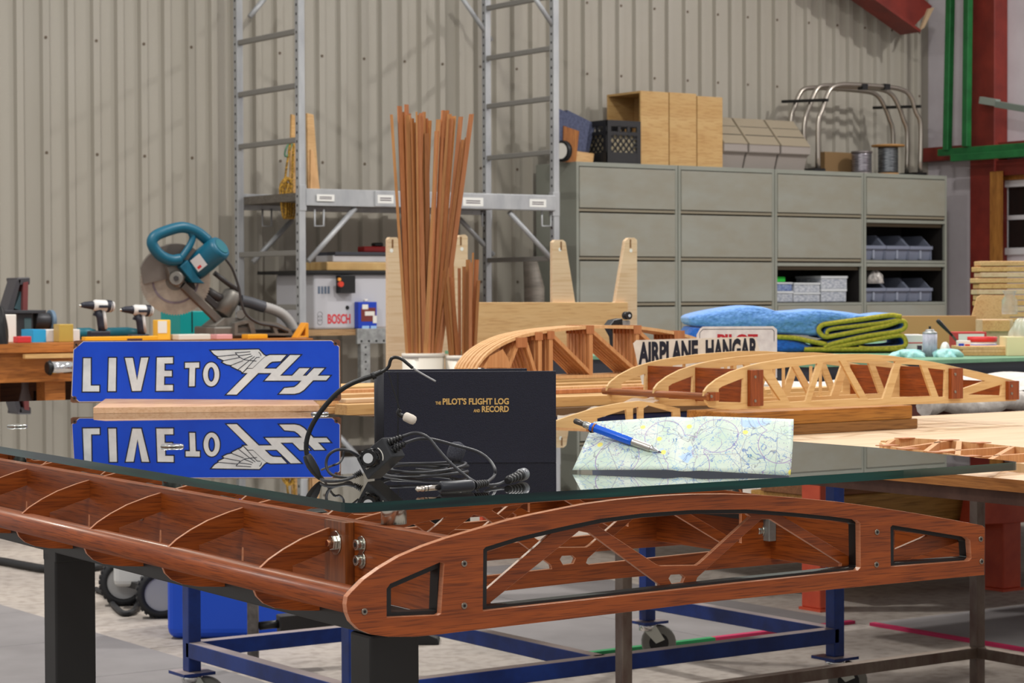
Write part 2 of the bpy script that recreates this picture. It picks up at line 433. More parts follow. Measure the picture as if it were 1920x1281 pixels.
# red roof rafter slanting into the corner
raf = thing('trim_2', None, None, tuple(pv(1700, 60, WV-.5)), kind='structure')
rv = WV-.30
A, B = pv(1600, -16, rv), pv(1712, 50, rv); d = (B-A)
P1, P2 = pv(1470, -110, rv), pv(1706, 58, rv); Q2 = pv(1748, 12, rv); Q1 = pv(1560, -150, rv)
mb = MB(); mb.prism([P1, P2, Q2, Q1], VY*.02); mb.build('web', m_red, raf)
e = (P2-P1).normalized(); up_ = V((-e.z, 0, e.x))
mb = MB(); mb.beam(P1 + VY*.01 - e*.0, P2 + VY*.01 + e*.02, .20, .02, up_); mb.build('flange', m_red, raf)
mb = MB(); mb.prism([pv(1726, 56, rv-.02), pv(1733, 52, rv-.02), pv(1752, 14, rv-.02), pv(1742, 16, rv-.02)], VY*.02); mb.build('end_plate', mat('bare_plate', (176, 150, 120), .6), raf)
# ------------------------------------------------------------------ the wing desk
GT = .76                                           # top of the glass
NP = pz(655, 944.5, GT)
DRZ = -.035
da = V((cos(DRZ), sin(DRZ), 0)); db = V((-sin(DRZ), cos(DRZ), 0))
def dk(a, b, z): return V((NP.x, NP.y, 0)) + da*a + db*b + UP*z
def tp(x, y, off): return pl(x, y, dk(0, off, 0), db)         # photo point on a rib plane
def ap(x, y, a): return pl(x, y, dk(a, 0, 0), da)             # photo point on a spar plane
desk = thing('wing_desk', 'mahogany airplane-wing desk frame on black legs, carrying the glass sheet', 'desk', (NP.x, NP.y, 0), DRZ)
OUT = [(651.4,1119.6),(659.6,1109.8),(682.6,1086.8),(712.2,1065.4),(748.3,1044),(794.3,1024.3),(837,1009.5),(893,993),(954,975.5),(1000.9,964.5),(1047.9,955),(1098,945),(1157.4,937),(1204,932.6),(1251,929),(1298,927),(1360,926.5),(1425.7,928.5),(1491.4,933.5),(1570,941),(1639,950.4),(1721.5,963.5),(1787,975),(1842,985.5),(1847,990),(1846,1078.5),(1754,1087),(1655.8,1096.5),(1557,1106),(1458.6,1116),(1360,1126),(1298,1133),(1173,1148.5),(1047.9,1163.5),(954,1174.5),(860,1185.5),(827,1190),(778,1194.5),(728.6,1194.5),(695.8,1190),(672.8,1180.4),(658,1165.6),(651.4,1149),(649.5,1134)]
HA = [(725.3,1104.8),(732,1095),(827,1054),(833,1057),(827,1151),(822,1154),(725.3,1158)]
HB = [(906.5,1031),(911,1026),(969.6,1008),(1048,989.6),(1126,973),(1204,963),(1298,956.5),(1400,955.5),(1425.7,957),(1491,962),(1557,968.4),(1606,975),(1613,981),(1614,1064),(1609,1070),(1490,1082.5),(1361,1096),(1250,1108.5),(1130,1121.5),(905.4,1146)]
HC = [(1670,989),(1674,985),(1812,1007.5),(1819,1013),(1821.5,1047),(1817,1052),(1670.5,1063)]
mk = lambda pts, off: [tp(x, y, off) for x, y in pts]
MB().prism(mk(OUT, 0), db*.009, [mk(HA, 0), mk(HB, 0), mk(HC, 0)]).build('tip_plate', mah['x'], desk, .0012, 2, edge=mah_edge_sheen)
HAS = [(726,1098),(829,1053.5),(825.5,1152.5),(726,1157)]
oc = inset(mk(OUT, .009), .003, db)
MB().prism(oc, db*.016, [inset(mk(h, .009), .0045, db) for h in (HAS, HB, HC)]).build('tip_core', m_black, desk)
# ribs: nose bay, truss bay and tail bay; traced on the first rib, then repeated along the span
RB = .0255; RT = .0055; PITCHB = .2474
T0 = [(912,1106),(912,1036),(969,1016),(1032,1001)]
T1 = [(920,1130),(1086,996),(1106,1000),(1236,1096),(1238,1104),(1130,1116.5),(925,1139)]
T2 = [(1126,982),(1204,971),(1298,964),(1400,963.5),(1407,969),(1312,1056),(1306,1060),(1238,1061),(1230,1058),(1122,987)]
T3 = [(1305,1092),(1308,1083),(1428,974),(1445,974),(1578,1057),(1577,1064),(1490,1074),(1361,1089),(1310,1095)]
T4 = [(1466,967),(1557,977),(1600,983),(1606,988),(1606,1050),(1600,1048)]
HO = [(1254,1085),(1258,1078),(1278,1077),(1284,1083),(1280,1093),(1260,1096)]
C1 = [(1675,1032),(1675,995),(1740,1004)]
C2 = [(1690,1054),(1800,1016),(1812,1018),(1813,1046)]
tr = [(x, y) for x, y in HA]
rib_out = inset(mk(OUT, RB), .0015, db)
rb = MB().prism(rib_out, db*RT, [inset(mk(HAS, RB), .003, db)] + [mk(h, RB) for h in (T0, T1, T2, T3, T4, HO, C1, C2)])
rib0 = rb.build('rib', mah['x'], desk, .0005, 1, edge=mah_edge_sheen)
NR = 9
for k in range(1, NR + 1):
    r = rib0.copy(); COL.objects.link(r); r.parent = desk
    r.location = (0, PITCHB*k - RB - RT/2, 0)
SPAN = PITCHB*NR
# leading edge bar, D section
arc = [(.015 - .0125*cos(t), .6555 - .0125*sin(t)) for t in [(-.5 + i/10)*pi for i in range(11)]]
le = [dk(a, .012, z) for a, z in arc] + [dk(.033, .012, .643), dk(.033, .012, .668)]
MB().prism(le, db*(SPAN + .01), smooth=True).build('leading_edge', mah['y'], desk)
# front spar and rear spar
MB().prism([dk(.121, .012, .632), dk(.121, .012, .7165), dk(.137, .012, .7165), dk(.137, .012, .632)], db*SPAN).build('front_spar', mah['y'], desk, .0008)
MB().prism([dk(.755, .028, .628), dk(.755, .028, .7), dk(.771, .028, .7), dk(.771, .028, .628)], db*SPAN).build('rear_spar', mah['y'], desk, .0008)
MB().prism([dk(.885, .028, .628), dk(.885, .028, .672), dk(.899, .028, .670), dk(.899, .028, .628)], db*SPAN).build('trailing_edge', mah['y'], desk, .0008)
# bolts, washers and the wood pad
p0, p1 = ap(614, 980, .113), ap(653, 980, .113)
pb0 = (p0 - dk(0, 0, 0)).dot(db); pb1 = (p1 - dk(0, 0, 0)).dot(db)
MB().prism([dk(.109, pb1, .636), dk(.109, pb1, .7165), dk(.121, pb1, .7165), dk(.121, pb1, .636)], db*(pb0-pb1)).build('bolt_pad', wood('mahogany_pad', (140, 74, 34), (104, 50, 22), 'z', 4, 60, .35, coat=.2), desk, .001)
m_bolt = mat('stainless_bolt', (200, 196, 190), .25, 1)
def bolt(p, ax, r=.006, h=.009, wr=.0095, socket=True, nm='bolt'):
    ax = V(ax)
    b = MB().cyl(p, p + ax*.0018, wr, wr, 20); o = b.build(nm, m_bolt, desk)
    MB().cyl(p + ax*.0018, p + ax*h, r, r, 6 if not socket else 18, smooth=socket).build('bolt_head', m_bolt, o, .0006)
    if socket: MB().cyl(p + ax*h, p + ax*(h + .0002), r*.5, r*.5, 6, smooth=False).build('socket', m_dark, o)
    else: MB().cyl(p + ax*h, p + ax*(h + .005), r*.5, r*.42, 12).build('bolt_stud', mat('copper_stud', (176, 120, 92), .35, 1), o)
bolt(ap(630, 1017.7, .109), -da, .0085, .007, .0135, False)
bolt(ap(679, 1021, .121), -da); bolt(ap(679, 1050.6, .121), -da); bolt(ap(266, 963, .121), -da)
m_scr = mat('dull_screw', (150, 140, 130), .35, 1)
for x, y in ((683,1147),(870,1057),(870,1136),(1644,998),(1643,1059),(1838.5,1011),(1840,1053)):
    p = tp(x, y, 0); o = MB().cyl(p + db*.001, p - db*.0012, .0036, .0033, 16).build('screw', m_scr, desk)
    MB().cyl(p - db*.0012, p - db*.0014, .0018, .0018, 6, smooth=False).build('socket', m_dark, o)
# bracket on the rear spar seen through the truss
q = ap(1437, 1000, .755)
bq = (q - dk(0, 0, 0)).dot(db)
br = MB(); br.prism([dk(.755, bq-.02, .652), dk(.755, bq+.012, .652), dk(.755, bq+.004, .69), dk(.755, bq-.02, .69)], -da*.012); br.build('bracket', m_grey_steel, desk, .001)
bolt(dk(.743, bq-.004, .665), -da, .006, .008, .008)
# standoff pucks that carry the glass
def standoff(b_pos, a_pos, z0, disc=True):
    MB().cyl(dk(a_pos, b_pos, z0), dk(a_pos, b_pos, GT - .0102), .0145, .0145, 28).build('standoff', m_steel, desk)
    if disc: MB().cyl(dk(a_pos, b_pos, GT + .0002), dk(a_pos, b_pos, GT + .0035), .0165, .015, 28).build('standoff_cap', m_steel, desk)
standoff(.162, .145, .717, False)
for x, y in ((32, 800), (323, 838), (600, 777)):
    p = pz(x, y, GT) - dk(0, 0, 0); standoff(p.dot(db), p.dot(da), .70)
standoff(.30, .735, .70, False)
MB().beam(dk(.20, .72, .69), dk(.20, SPAN, .69), .04, .02).build('rail', m_black, desk)
MB().beam(dk(.735, .24, .69), dk(.735, SPAN, .69), .03, .02).build('rail', m_black, desk)
# black legs and under-frame
LA, LW, LD = .095, .062, .047
for b0 in (.127, 1.055, 1.98):
    for a0 in (LA,):
        mb = MB(); mb.prism([dk(a0, b0, 0), dk(a0+LW, b0, 0), dk(a0+LW, b0+LD, 0), dk(a0, b0+LD, 0)], UP*.60)
        mb.build('leg', m_black, desk, .003)
    if b0 > .5:
        mb = MB(); mb.beam(dk(LA, b0+LD/2, .612), dk(.80, b0+LD/2, .612), .05, .05); mb.build('cross_rail', m_black, desk, .002)
mb = MB(); mb.prism([dk(LA, .128, .601), dk(LA+LW, .128, .601), dk(LA+LW, .128, .622), dk(LA, .128, .622)], db*(SPAN-.16)); mb.build('rail', m_black, desk, .002)

# ------------------------------------------------------------------ glass sheet
m_gl = glassy('clear_glass')
m_ge = mat('green_glass_edge', (10, 66, 62), .07, 0, (4, 28, 34), (2.5, 2.5, 40), (.4, .62), 3, spec=.8)
gl_ab = []
def corner(c, p, n, r, k=5):
    c, p, n = V(c), V(p), V(n); a = c + (p-c).normalized()*r; b = c + (n-c).normalized()*r
    return [(a*(1-t)**2 + c*2*t*(1-t) + b*t*t) for t in [i/k for i in range(k+1)]]
fr_e = [(.25, -.006), (.5, -.012), (.75, -.010)]
bk_e = [(.985, .30), (.975, .50), (.90, .90), (.80, 1.40), (.70, 1.95)]
pts = corner((0, 0, 0), (.014, 1, 0), (.25, -.006, 0), .018)
pts += [V((a, b, 0)) for a, b in fr_e]
pts += corner((.955, 0, 0), (.75, -.01, 0), (.985, .3, 0), .012)
pts += [V((a, b, 0)) for a, b in bk_e]
pts += corner((.64, 2.30, 0), (.70, 1.95, 0), (.05, 2.30, 0), .02)
pts += corner((.016, 2.30, 0), (.5, 2.30, 0), (.014, 1, 0), .02)
gp = [dk(p.x, p.y, GT - .010) for p in pts]; n = len(gp)
mb = MB(); mb.v = gp + [p + UP*.010 for p in gp]
ar = sum(((gp[i]-gp[0]).cross(gp[(i+1) % n]-gp[0])).z for i in range(n))
ix = list(range(n)); 
if ar < 0: ix.reverse()
mb.f = [tuple(reversed(ix)), tuple(n + i for i in ix)]
for j in range(n): a, b = ix[j], ix[(j+1) % n]; mb.f.append((a, b, n+b, n+a))
mb.sm = [False]*len(mb.f)
glass = thing('glass_top', 'clear glass sheet with green edges lying over the mahogany wing desk', 'glass sheet', (NP.x, NP.y, GT-.01), DRZ)
top = MB(); top.v = list(mb.v); top.f = mb.f[:2]; top.sm = [False]*2; top.build('sheet', m_gl, glass)
edg = MB(); edg.v = list(mb.v); edg.f = mb.f[2:]; edg.sm = [False]*(len(mb.f)-2); edg.build('polished_edge', m_ge, glass, label='dark green polished glass edge')
# ------------------------------------------------------------------ LIVE TO FLY sign and its stand
s0 = pz(137, 769, GT); s1 = pz(638, 767, GT); sd = (s1 - s0).normalized(); sn = V((sd.y, -sd.x, 0))   # sn points to the viewer
if sn.dot(HF) > 0: sn = -sn
def sg(x, y, off=0): return pl(x, y, s0 + sn*off, sn)
m_blue = mat('enamel_blue', (0, 76, 214), .32, 0, (0, 62, 192), (9, 9, 9), (.3, .7), 5)
m_rust = mat('rusty_tin', (128, 82, 54), .6, 0, (94, 60, 44), (60, 60, 60))
m_rim = mat('worn_white_rim', (214, 200, 190), .5)
m_let = mat('enamel_white', (226, 228, 228), .4, 0, (206, 208, 210), (30, 30, 30))
m_ink = mat('black_ink', (14, 20, 40), .5)
sign = thing('tin_sign', 'blue enamel tin sign reading LIVE TO FLY with a white wing', 'sign', tuple((s0+s1)/2 + UP*.006), 0)
c1 = lambda x, y: (100 + x/3.31, 620 + y/3.31)
SO = [c1(*p) for p in [(128,66),(142,62),(1768,56),(1780,66),(1786,425),(1776,436),(120,449),(106,440)]]
MB().prism([sg(x, y) for x, y in SO], -sn*.0016).build('plate', m_rust, sign)
BF = [c1(*p) for p in [(186,66),(1726,60),(1776,100),(1779,390),(1730,433),(160,444),(112,405),(124,118)]]
MB().prism([sg(x, y, .0003) for x, y in BF], -sn*.0003).build('white_rim', m_rim, sign)
BI = inset([sg(x, y, .0006) for x, y in BF], .0012, sn)
MB().prism(BI, -sn*.0003).build('blue_field', m_blue, sign)
for q in ((143,88),(1752,80),(1757,412),(131,421)):
    p = sg(*c1(*q), .0004); o = MB().cyl(p, p + sn*.0006, .0042, .0042, 16).build('eyelet', m_rust, sign)
    MB().cyl(p + sn*.0006, p + sn*.0007, .0022, .0022, 12).build('eyelet_hole', m_dark, o)
LT = dict(
 L=[(187,172),(232,172),(232,342),(285,342),(285,378),(182,378)],
 I=[(345,170),(390,170),(387,376),(340,376)],
 V=[(445,170),(493,170),(520,310),(545,169),(590,168),(543,374),(490,375)],
 E=[(643,168),(742,166),(742,203),(690,204),(690,250),(735,250),(735,284),(688,284),(687,338),(742,338),(742,373),(638,374)],
 T=[(818,200),(905,198),(905,230),(880,231),(877,345),(843,346),(845,231),(818,232)])
def letter(pts, nm, holes=(), ow=.0022):
    o3 = [sg(x, y, .0009) for x, y in pts]; h3 = [[sg(x, y, .0009) for x, y in h] for h in holes]
    u = MB().prism(inset([p + sn*.0002 for p in o3], -ow, sn), -sn*.0003, [inset([p + sn*.0002 for p in h], ow, sn) for h in h3]).build(nm + '_outline', m_ink, sign)
    MB().prism([p + sn*.0005 for p in o3], -sn*.0004, [[p + sn*.0005 for p in h] for h in h3]).build(nm, m_let, sign)
for k, pts in LT.items(): letter([c1(*p) for p in pts], 'letter')
el = lambda rx, ry: [c1(980 + rx*cos(t), 272 + ry*sin(t)) for t in [2*pi*i/32 for i in range(32)]]
letter(el(50, 74), 'letter', [el(21, 46)])
c2 = lambda x, y: (380 + x/7.385, 640 + y/7.385)
FL = [(330,738),(470,738),(770,440),(955,440),(860,545),(1370,545),(1320,600),(1270,636),(1130,650),(1060,728),(1270,728),(1340,712),(1400,675),(1530,540),(1710,540),(1765,478),(1590,478),(1685,375),(1540,375),(1440,478),(1385,478),(1480,375),(1340,375),(1240,478),(1070,478),(1355,192),(1210,192),(1020,380),(850,380),(930,300),(965,282),(1080,275),(1155,192),(930,192),(870,212),(820,255),(690,382),(620,382),(560,440),(625,440)]
WG = [(115,130),(775,115),(800,140),(845,190),(872,203),(825,242),(690,372),(612,372),(552,430),(525,405),(490,392),(400,348),(405,332),(330,318),(275,290),(300,268),(210,226),(215,211),(160,180)]
letter([c2(*p) for p in WG], 'wing_emblem'); letter([c2(*p) for p in FL], 'script_lettering')
fe = MB()
for ln in ([(200,212),(480,185)],[(285,270),(510,226)],[(395,333),(560,268)],[(490,392),(640,272)],[(560,432),(745,225),(790,222)],[(450,160),(660,145)],[(490,203),(670,178)],[(570,250),(690,200)],[(645,268),(720,212)],[(450,160),(500,212),(570,256),(650,266),(745,275)],[(775,150),(800,175),(808,205)]):
    P = [sg(*c2(*p), .0016) for p in ln]
    for a, b in zip(P, P[1:]): fe.beam(a, b, .0013, .0003, sn)
fe.build('feather_lines', m_ink, sign)

b0 = pz(174.9, 775.8, GT); b1 = pz(599, 771.3, GT); bd = (b1-b0).normalized(); bn = V((bd.y, -bd.x, 0)); bn = bn if bn.dot(HF) < 0 else -bn
dep = (b0 - s0).dot(bn); L = (b1-b0).length
hz1 = pl(174.9, 764.4, b0, bn).z - GT
top0 = pl(190.6, 747.3, s0 + bn*.003, bn); hz2 = top0.z - GT
st = MB(); e0 = .0158; e1 = L - .0145
rows = []
for y_, h, ch in ((0, 0, 0), (0, hz1, 0), (dep-.003, hz2, 1), (dep+.005, hz2, 1), (2*dep, hz1, 0), (2*dep, 0, 0)):
    rows.append((b0 + bd*(e0 if ch else 0) - bn*y_ + UP*h, b0 + bd*(e1 if ch else L) - bn*y_ + UP*h))
vs = [p for r in rows for p in r]
fs = [(2*i, 2*i+1, 2*i+3, 2*i+2) for i in range(5)] + [(10, 11, 1, 0), (0, 2, 4, 6, 8, 10), (1, 11, 9, 7, 5, 3)]
st.add(vs, fs)
st.solo('sign_stand', wood('maple_block', (226, 186, 150), (206, 160, 122), 'x', 5, 60, .5, pore=.9), 'pale maple wood stand gripping the lower edge of the blue tin sign', 'stand', bevel=.0006, weld=True)

# ------------------------------------------------------------------ flight log book
k0 = pz(716, 869.5, GT); k1 = pz(1043, 868, GT); kd = (k1-k0).normalized(); kn = V((kd.y, -kd.x, 0)); kn = kn if kn.dot(HF) < 0 else -kn
KW = (k1-k0).length; KH = pl(720, 697, k0, kn).z - GT
m_cov = mat('navy_black_cloth', (17, 18, 40), .55, 0, (12, 12, 30), (500, 500, 500), (.3, .7), 3, .35, (900, 900, 900))
m_page = mat('page_block', (214, 204, 182), .7, 0, (190, 180, 160), (5, 5, 900))
book = thing('log_book', 'black landscape flight log book with gold lettering standing on the glass', 'book', tuple((k0+k1)/2 - kn*.015), 0)
fb = lambda s_, t_, d_: k0 + kd*s_ - kn*d_ + UP*t_
MB().frame(fb(KW/2, KH/2, .0015), kd, kn, UP, KW, .003, KH).build('front_cover', m_cov, book, .0008)
th = .015
ang = .14                                   # the back cover opens a little
bdv = (kd*cos(ang) - kn*sin(ang))
mb = MB(); o = fb(.001, KH/2 + .001, th); mb.frame(o + bdv*KW*.42, bdv, bdv.cross(UP), UP, KW*.84, .003, KH + .002); mb.build('back_cover', m_cov, book, .0008)
mb = MB()
mb.tube([fb(-.001, z, th/2) for z in (0.0005, KH)], th/2 + .0012, 14); 
mb.build('spine', mat('spine_cloth', (28, 28, 36), .6), book)
MB().frame(fb(KW*.46, KH/2 - .001, th/2 + .001), kd, kn, UP, KW*.86, th - .006, KH - .008).build('page_block', m_page, book)
MB().beam(fb(.0205, .001, -.0001), fb(.0205, KH-.001, -.0001), .0014, .0006, kn).build('hinge_groove', m_dark, book)
m_gold = mat('gold_foil', (214, 172, 104), .35, .2)
def bk(x, y, off=.0004): return pl(x, y, k0 + kn*off, kn)
for t, x0, x1, yb, yt in (('THE', 816.5, 827, 759, 753), ("PILOT'S FLIGHT LOG", 830, 954.2, 759.2, 746.7), ('AND', 887.8, 900, 773.2, 767.4), ('RECORD', 903.4, 954.2, 773.2, 761.3)):
    a, b, c = bk(x0, yb), bk(x1, yb), bk(x0, yt)
    text_mb(t, a, kd, UP, c.z - a.z, (b-a).length, .035, .0003).build('gold_lettering', m_gold, book)

# ------------------------------------------------------------------ aviation headset with control box
HD = 2.53                                        # the headset lies just inside the front edge
def hp(x, y, d=0.0): return pd(x, y, HD + d)
hs = thing('pilot_headset', 'black wire pilot headset with volume box, cables and plugs on the glass', 'headset', tuple(pz(700, 902, GT)), 0)
m_cable = mat('grey_black_cable', (46, 47, 52), .42)
m_wire = mat('black_wire', (20, 20, 22), .35)
px = lambda L, d=0.0: [hp(x, y, d) for x, y in L]
def wr(nm, pts, r, m_, d=0.0, k=6, n=8): return MB().tube(crom(px(pts, d) if len(pts[0]) == 2 else [hp(*p) for p in pts], k), r, n).build(nm, m_, hs)
band = [(576,857),(574,840),(576,822),(584,800),(597,778),(615,755),(636,734),(658,720),(680,711),(701,704),(716,697)]
wr('headband', band, .0029, m_wire)
wr('headband_wire', [(712,699),(722,694),(729,687),(731.5,678),(735,672),(743,670.3),(754,674),(764,682),(774,690.5)], .0019, m_wire)
wr('clear_boom', [(770,687.5),(783,696),(800,706),(817,715.5)], .0011, mat('clear_wire', (150, 150, 152), .3))
MB().tube(px([(697,706.5),(704,703)]), .0042, 10).build('clamp_ring', m_dark, hs)
wr('ear_wire', [(728,696),(735,722),(744,749),(750,769)], .0008, m_wire, n=5)
wr('ear_elbow', [(750,768),(747,774),(751,779),(759,781)], .0026, m_dark)
ear = MB().tube(px([(756.5,779.5),(758.5,780.5),(761,781.5),(772,786.8),(777.5,789.2),(780,790.3)]), [.0026, .0048, .0054, .0056, .0048, .002], 16).build('ear_tip', mat('ear_foam', (212, 202, 190), .7), hs)
MB().tube(px([(757.5,779.6),(759.4,780.6)]), .0034, 12).build('ear_tip_core', mat('red_core', (120, 24, 24), .5), ear)
# Y connector
MB().tube(px([(575,853),(579,862),(584,872),(591,883),(597,893),(602,899)]), [.0052, .0066, .0068, .0062, .0042, .0028], 4).build('y_connector', m_dark, hs, .001)
# volume box
bc = px([(667.5,859.5),(716.2,820.4),(735.5,856.5),(688.8,900)])
nb = (bc[1]-bc[0]).cross(bc[2]-bc[1]).normalized(); nb = nb if nb.dot(HF) > 0 else -nb
dv = (nb*.8 + HR*.6).normalized()*.024
MB().prism(bc, dv).build('control_box', mat('box_plastic', (44, 45, 49), .4), hs, .0012)
kc = hp(696.5, 858.5); fr_ = -nb
cc = sum(bc, V((0, 0, 0)))/4
tofront = -(nb)
kb = kc + tofront*.0005
kn_ = MB().cyl(kb, kb + tofront*.010 - HR*.003, .0110, .0100, 24).build('volume_knob', mat('glossy_black', (14, 14, 15), .15), hs, .0008)
for i in range(10):
    t = 2*pi*i/10; e1 = HR*cos(t) + UP*sin(t); e1 = e1 - tofront*e1.dot(tofront)
    MB().beam(kb + e1*.0107, kb + e1*.0102 + tofront*.009 - HR*.003, .003, .0016, e1).build('knob_rib', m_dark, kn_)
MB().cyl(kb + tofront*.0098 - HR*.003, kb + tofront*.0113 - HR*.0033, .0062, .0058, 24).build('knob_cap', m_chrome, kn_)
arc_ = [kc + tofront*.0006 + (HR*cos(t) + UP*sin(t))*.0132 for t in [(-.25 + .09*i) for i in range(15)]]
MB().tube(arc_, .0007, 5).build('volume_mark', m_white, hs)
text_mb('VOL', hp(687, 881.5, -.0012), HR + UP*.75, UP - HR*.75, .0022, .006, .01, .0002).build('box_print', m_white, hs)
def boot(p0, p1, r, nm='strain_relief', n=5):
    p0, p1 = V(p0), V(p1); d = p1 - p0; pts = []; rr = []
    for i in range(n):
        for t, k in ((.05, 1), (.6, .95), (.65, .62), (.95, .62)):
            pts.append(p0 + d*((i + t)/n)); rr.append(r*k*(1 - .28*(i+t)/n))
    MB().tube(pts, rr, 12).build(nm, m_dark, hs)
boot(hp(728.4, 831, .008), hp(754.7, 819.5, .008), .0048); boot(hp(734.4, 846, .008), hp(759.5, 832.5, .008), .0048)
boot(hp(678, 886), hp(662, 894), .0042)
# cables
g = lambda x, y, h=.0026: pz(x, y, GT + h)
def onplane(L): return [hp(*p) for p in L]
MB().tube(crom([hp(753.7,818.6,.008), hp(779,812,.005), hp(801.5,820), hp(821,842.5,-.005), hp(841,865,-.01), hp(863.4,884.7,-.015), g(884,900), g(897,906.5,.005)], 8), .0018, 8).build('cable', m_cable, hs)
MB().tube(crom([hp(758,831,.008), hp(784.6,823,.02), hp(810,824,.02), hp(849,834,.03), hp(894,846.7,.03), hp(916.8,862,.02), hp(928,880,.0), hp(926,893,-.01), g(913,904.5,.006)], 8), .0018, 8).build('cable', m_cable, hs)
MB().tube(crom([g(908,908.5,.004), g(918,910), g(934,908), g(950,901.5,.004)], 6), .0017, 8).build('cable', m_cable, hs)
MB().tube(crom([hp(676,857,.01), hp(664,850,.005), hp(652.5,845), hp(640,843), hp(628,845), hp(616,854), hp(611.5,868), hp(614,881,-.003), hp(623,890.5,-.006), hp(640,895,-.006), g(655,896), g(666,893,.006)], 6), .0017, 8).build('cable', m_cable, hs)
MB().tube(crom([hp(602,899,-.01), g(610,902), g(628,902.5), g(648,900), g(662,895,.005)], 6), .0018, 8).build('cable', m_cable, hs)
MB().tube(crom([hp(672,858,.03), hp(658,848,.03), hp(646,847,.03), hp(643,858,.03), hp(636,868,.02), hp(624,873,.01), g(603,881,.004)], 6), 0.0014, 8).build('cable', m_cable, hs)
for i, (cx_, cy_, rx, ry, ph, dz) in enumerate(((797,884,80,10,.0,.0), (806,881,72,8,.3,.0036), (790,882,84,9,.2,.0072))):
    L = []
    for k in range(28):
        t = 2*pi*k/28; x = cx_ + rx*cos(t + ph); y = cy_ + ry*sin(t)
        L.append(pz(x, y + dz*900*.6, GT + .0025) + UP*(dz + .002*sin(2*t + i)))
    MB().tube(L, .0017, 8, closed=True).build('cable_coil', m_cable, hs)
# quarter inch plug
p0, p1 = g(824, 914, .0066), g(887, 910.5, .0066); d_ = (p1-p0).normalized()
MB().tube([p0, p0 + d_*.002, p1 - d_*.003, p1], [.0054, .0064, .0064, .005], 18).build('plug_body', mat('plug_body', (38, 40, 48), .4), hs)
boot(p1, g(914, 905.5, .007), .0052, n=6)
tp_ = lambda t: p0 - d_*t + UP*(-.0006*t/.027)
pg = MB().tube([tp_(0), tp_(.0145), tp_(.0147), tp_(.0172), tp_(.0174), tp_(.0225), tp_(.0232), tp_(.0265), tp_(.029)], [.0031, .0031, .0031, .0031, .0031, .0031, .0022, .0032, .0008], 16).build('plug_tip', mat('nickel', (216, 206, 196), .18, 1), hs)
for t in (.0146, .0188): MB().tube([tp_(t), tp_(t + .0009)], .0033, 16).build('plug_ring', m_dark, pg)
# second plug
q0, q1 = g(950, 901.5, .005), g(976, 891.5, .0075)
boot(q1, q0, .0062, n=5); d2 = (q1-q0).normalized()
bq_ = MB().tube([q1, q1 + d2*.0015, q1 + d2*.011, q1 + d2*.012], [.006, .0072, .0072, .005], 18).build('plug_barrel', mat('grey_barrel', (120, 122, 126), .35, .5), hs)
MB().tube([q1 + d2*.012, q1 + d2*.0165], .0024, 12).build('plug_pin', m_chrome, hs)
# microphone
ma, mb_ = hp(849, 866, .13), hp(862, 829, .13)
ax = (mb_ - ma); pts = []; rr = []
for i in range(13):
    t = i/12; pts.append(ma + ax*t); rr.append(.0105*max(.12, math.sqrt(max(0, 1 - (abs(2*t-1))**3.2))))
MB().tube(pts, rr, 18).build('microphone_foam', mat('foam_black', (70, 71, 80), .95, 0, (44, 45, 54), (700, 700, 700), bump=.5), hs)
MB().tube(crom([hp(849,866,.13), hp(845,872,.12), g(838,879), g(815,882), g(780,880)], 5), .0014, 6).build('microphone_boom', m_cable, hs)

# ------------------------------------------------------------------ folded chart and lead holder
B0, B1 = pz(1089, 881, GT + .003), pz(1482, 892, GT + .0015)
dB = (B0 - C0).dot(CF); dB1 = (B1 - C0).dot(CF)
T0_, Tm, T1_ = pd(1113, 791, dB + .085), pd(1292, 779.5, (dB+dB1)/2 + .095), pd(1488, 786, dB1 + .07)
Bm = (B0 + B1)/2 + UP*.004 
def lerp(a, b, t): return a*(1-t) + b*t
def chart(u, v):
    if u < .5: b_ = lerp(B0, Bm, u*2); t_ = lerp(T0_, Tm, u*2)
    else: b_ = lerp(Bm, B1, u*2-1); t_ = lerp(Tm, T1_, u*2-1)
    p = lerp(b_, t_, v)
    bow = .010*sin(pi*v)*(.6 + .4*cos(2*pi*u)) - .004*math.exp(-((u-.5)/.05)**2)
    p = p + (UP*.6 - HF*.8)*bow
    p = p - HR*(.010*(1-v)**2*(1-u)**6) 
    return p
m_map = bpy.data.materials.new('aeronautical_chart'); m_map.use_nodes = True; nt = m_map.node_tree; N_ = nt.nodes; L_ = nt.links; bs = N_['Principled BSDF']; bs.inputs['Roughness'].default_value = .5
tc = N_.new('ShaderNodeTexCoord'); mp = N_.new('ShaderNodeMapping'); mp.inputs['Scale'].default_value = (1, 1, 1); L_.new(tc.outputs['UV'], mp.inputs[0])
def nmix(a, fac, col):
    mx = N_.new('ShaderNodeMix'); mx.data_type = 'RGBA'; L_.new(fac, mx.inputs['Factor']); 
    L_.new(a, mx.inputs['A']); mx.inputs['B'].default_value = lin(col); return mx.outputs['Result']
def band_(src, lo, hi, soft=.006):
    r = N_.new('ShaderNodeValToRGB'); e = r.color_ramp.elements; e[0].position = max(0, lo-soft); e[0].color = (0, 0, 0, 1); e[1].position = lo; e[1].color = (1, 1, 1, 1)
    x = e.new(hi); x.color = (1, 1, 1, 1); x = e.new(hi+soft); x.color = (0, 0, 0, 1); L_.new(src, r.inputs[0]); return r.outputs[0]
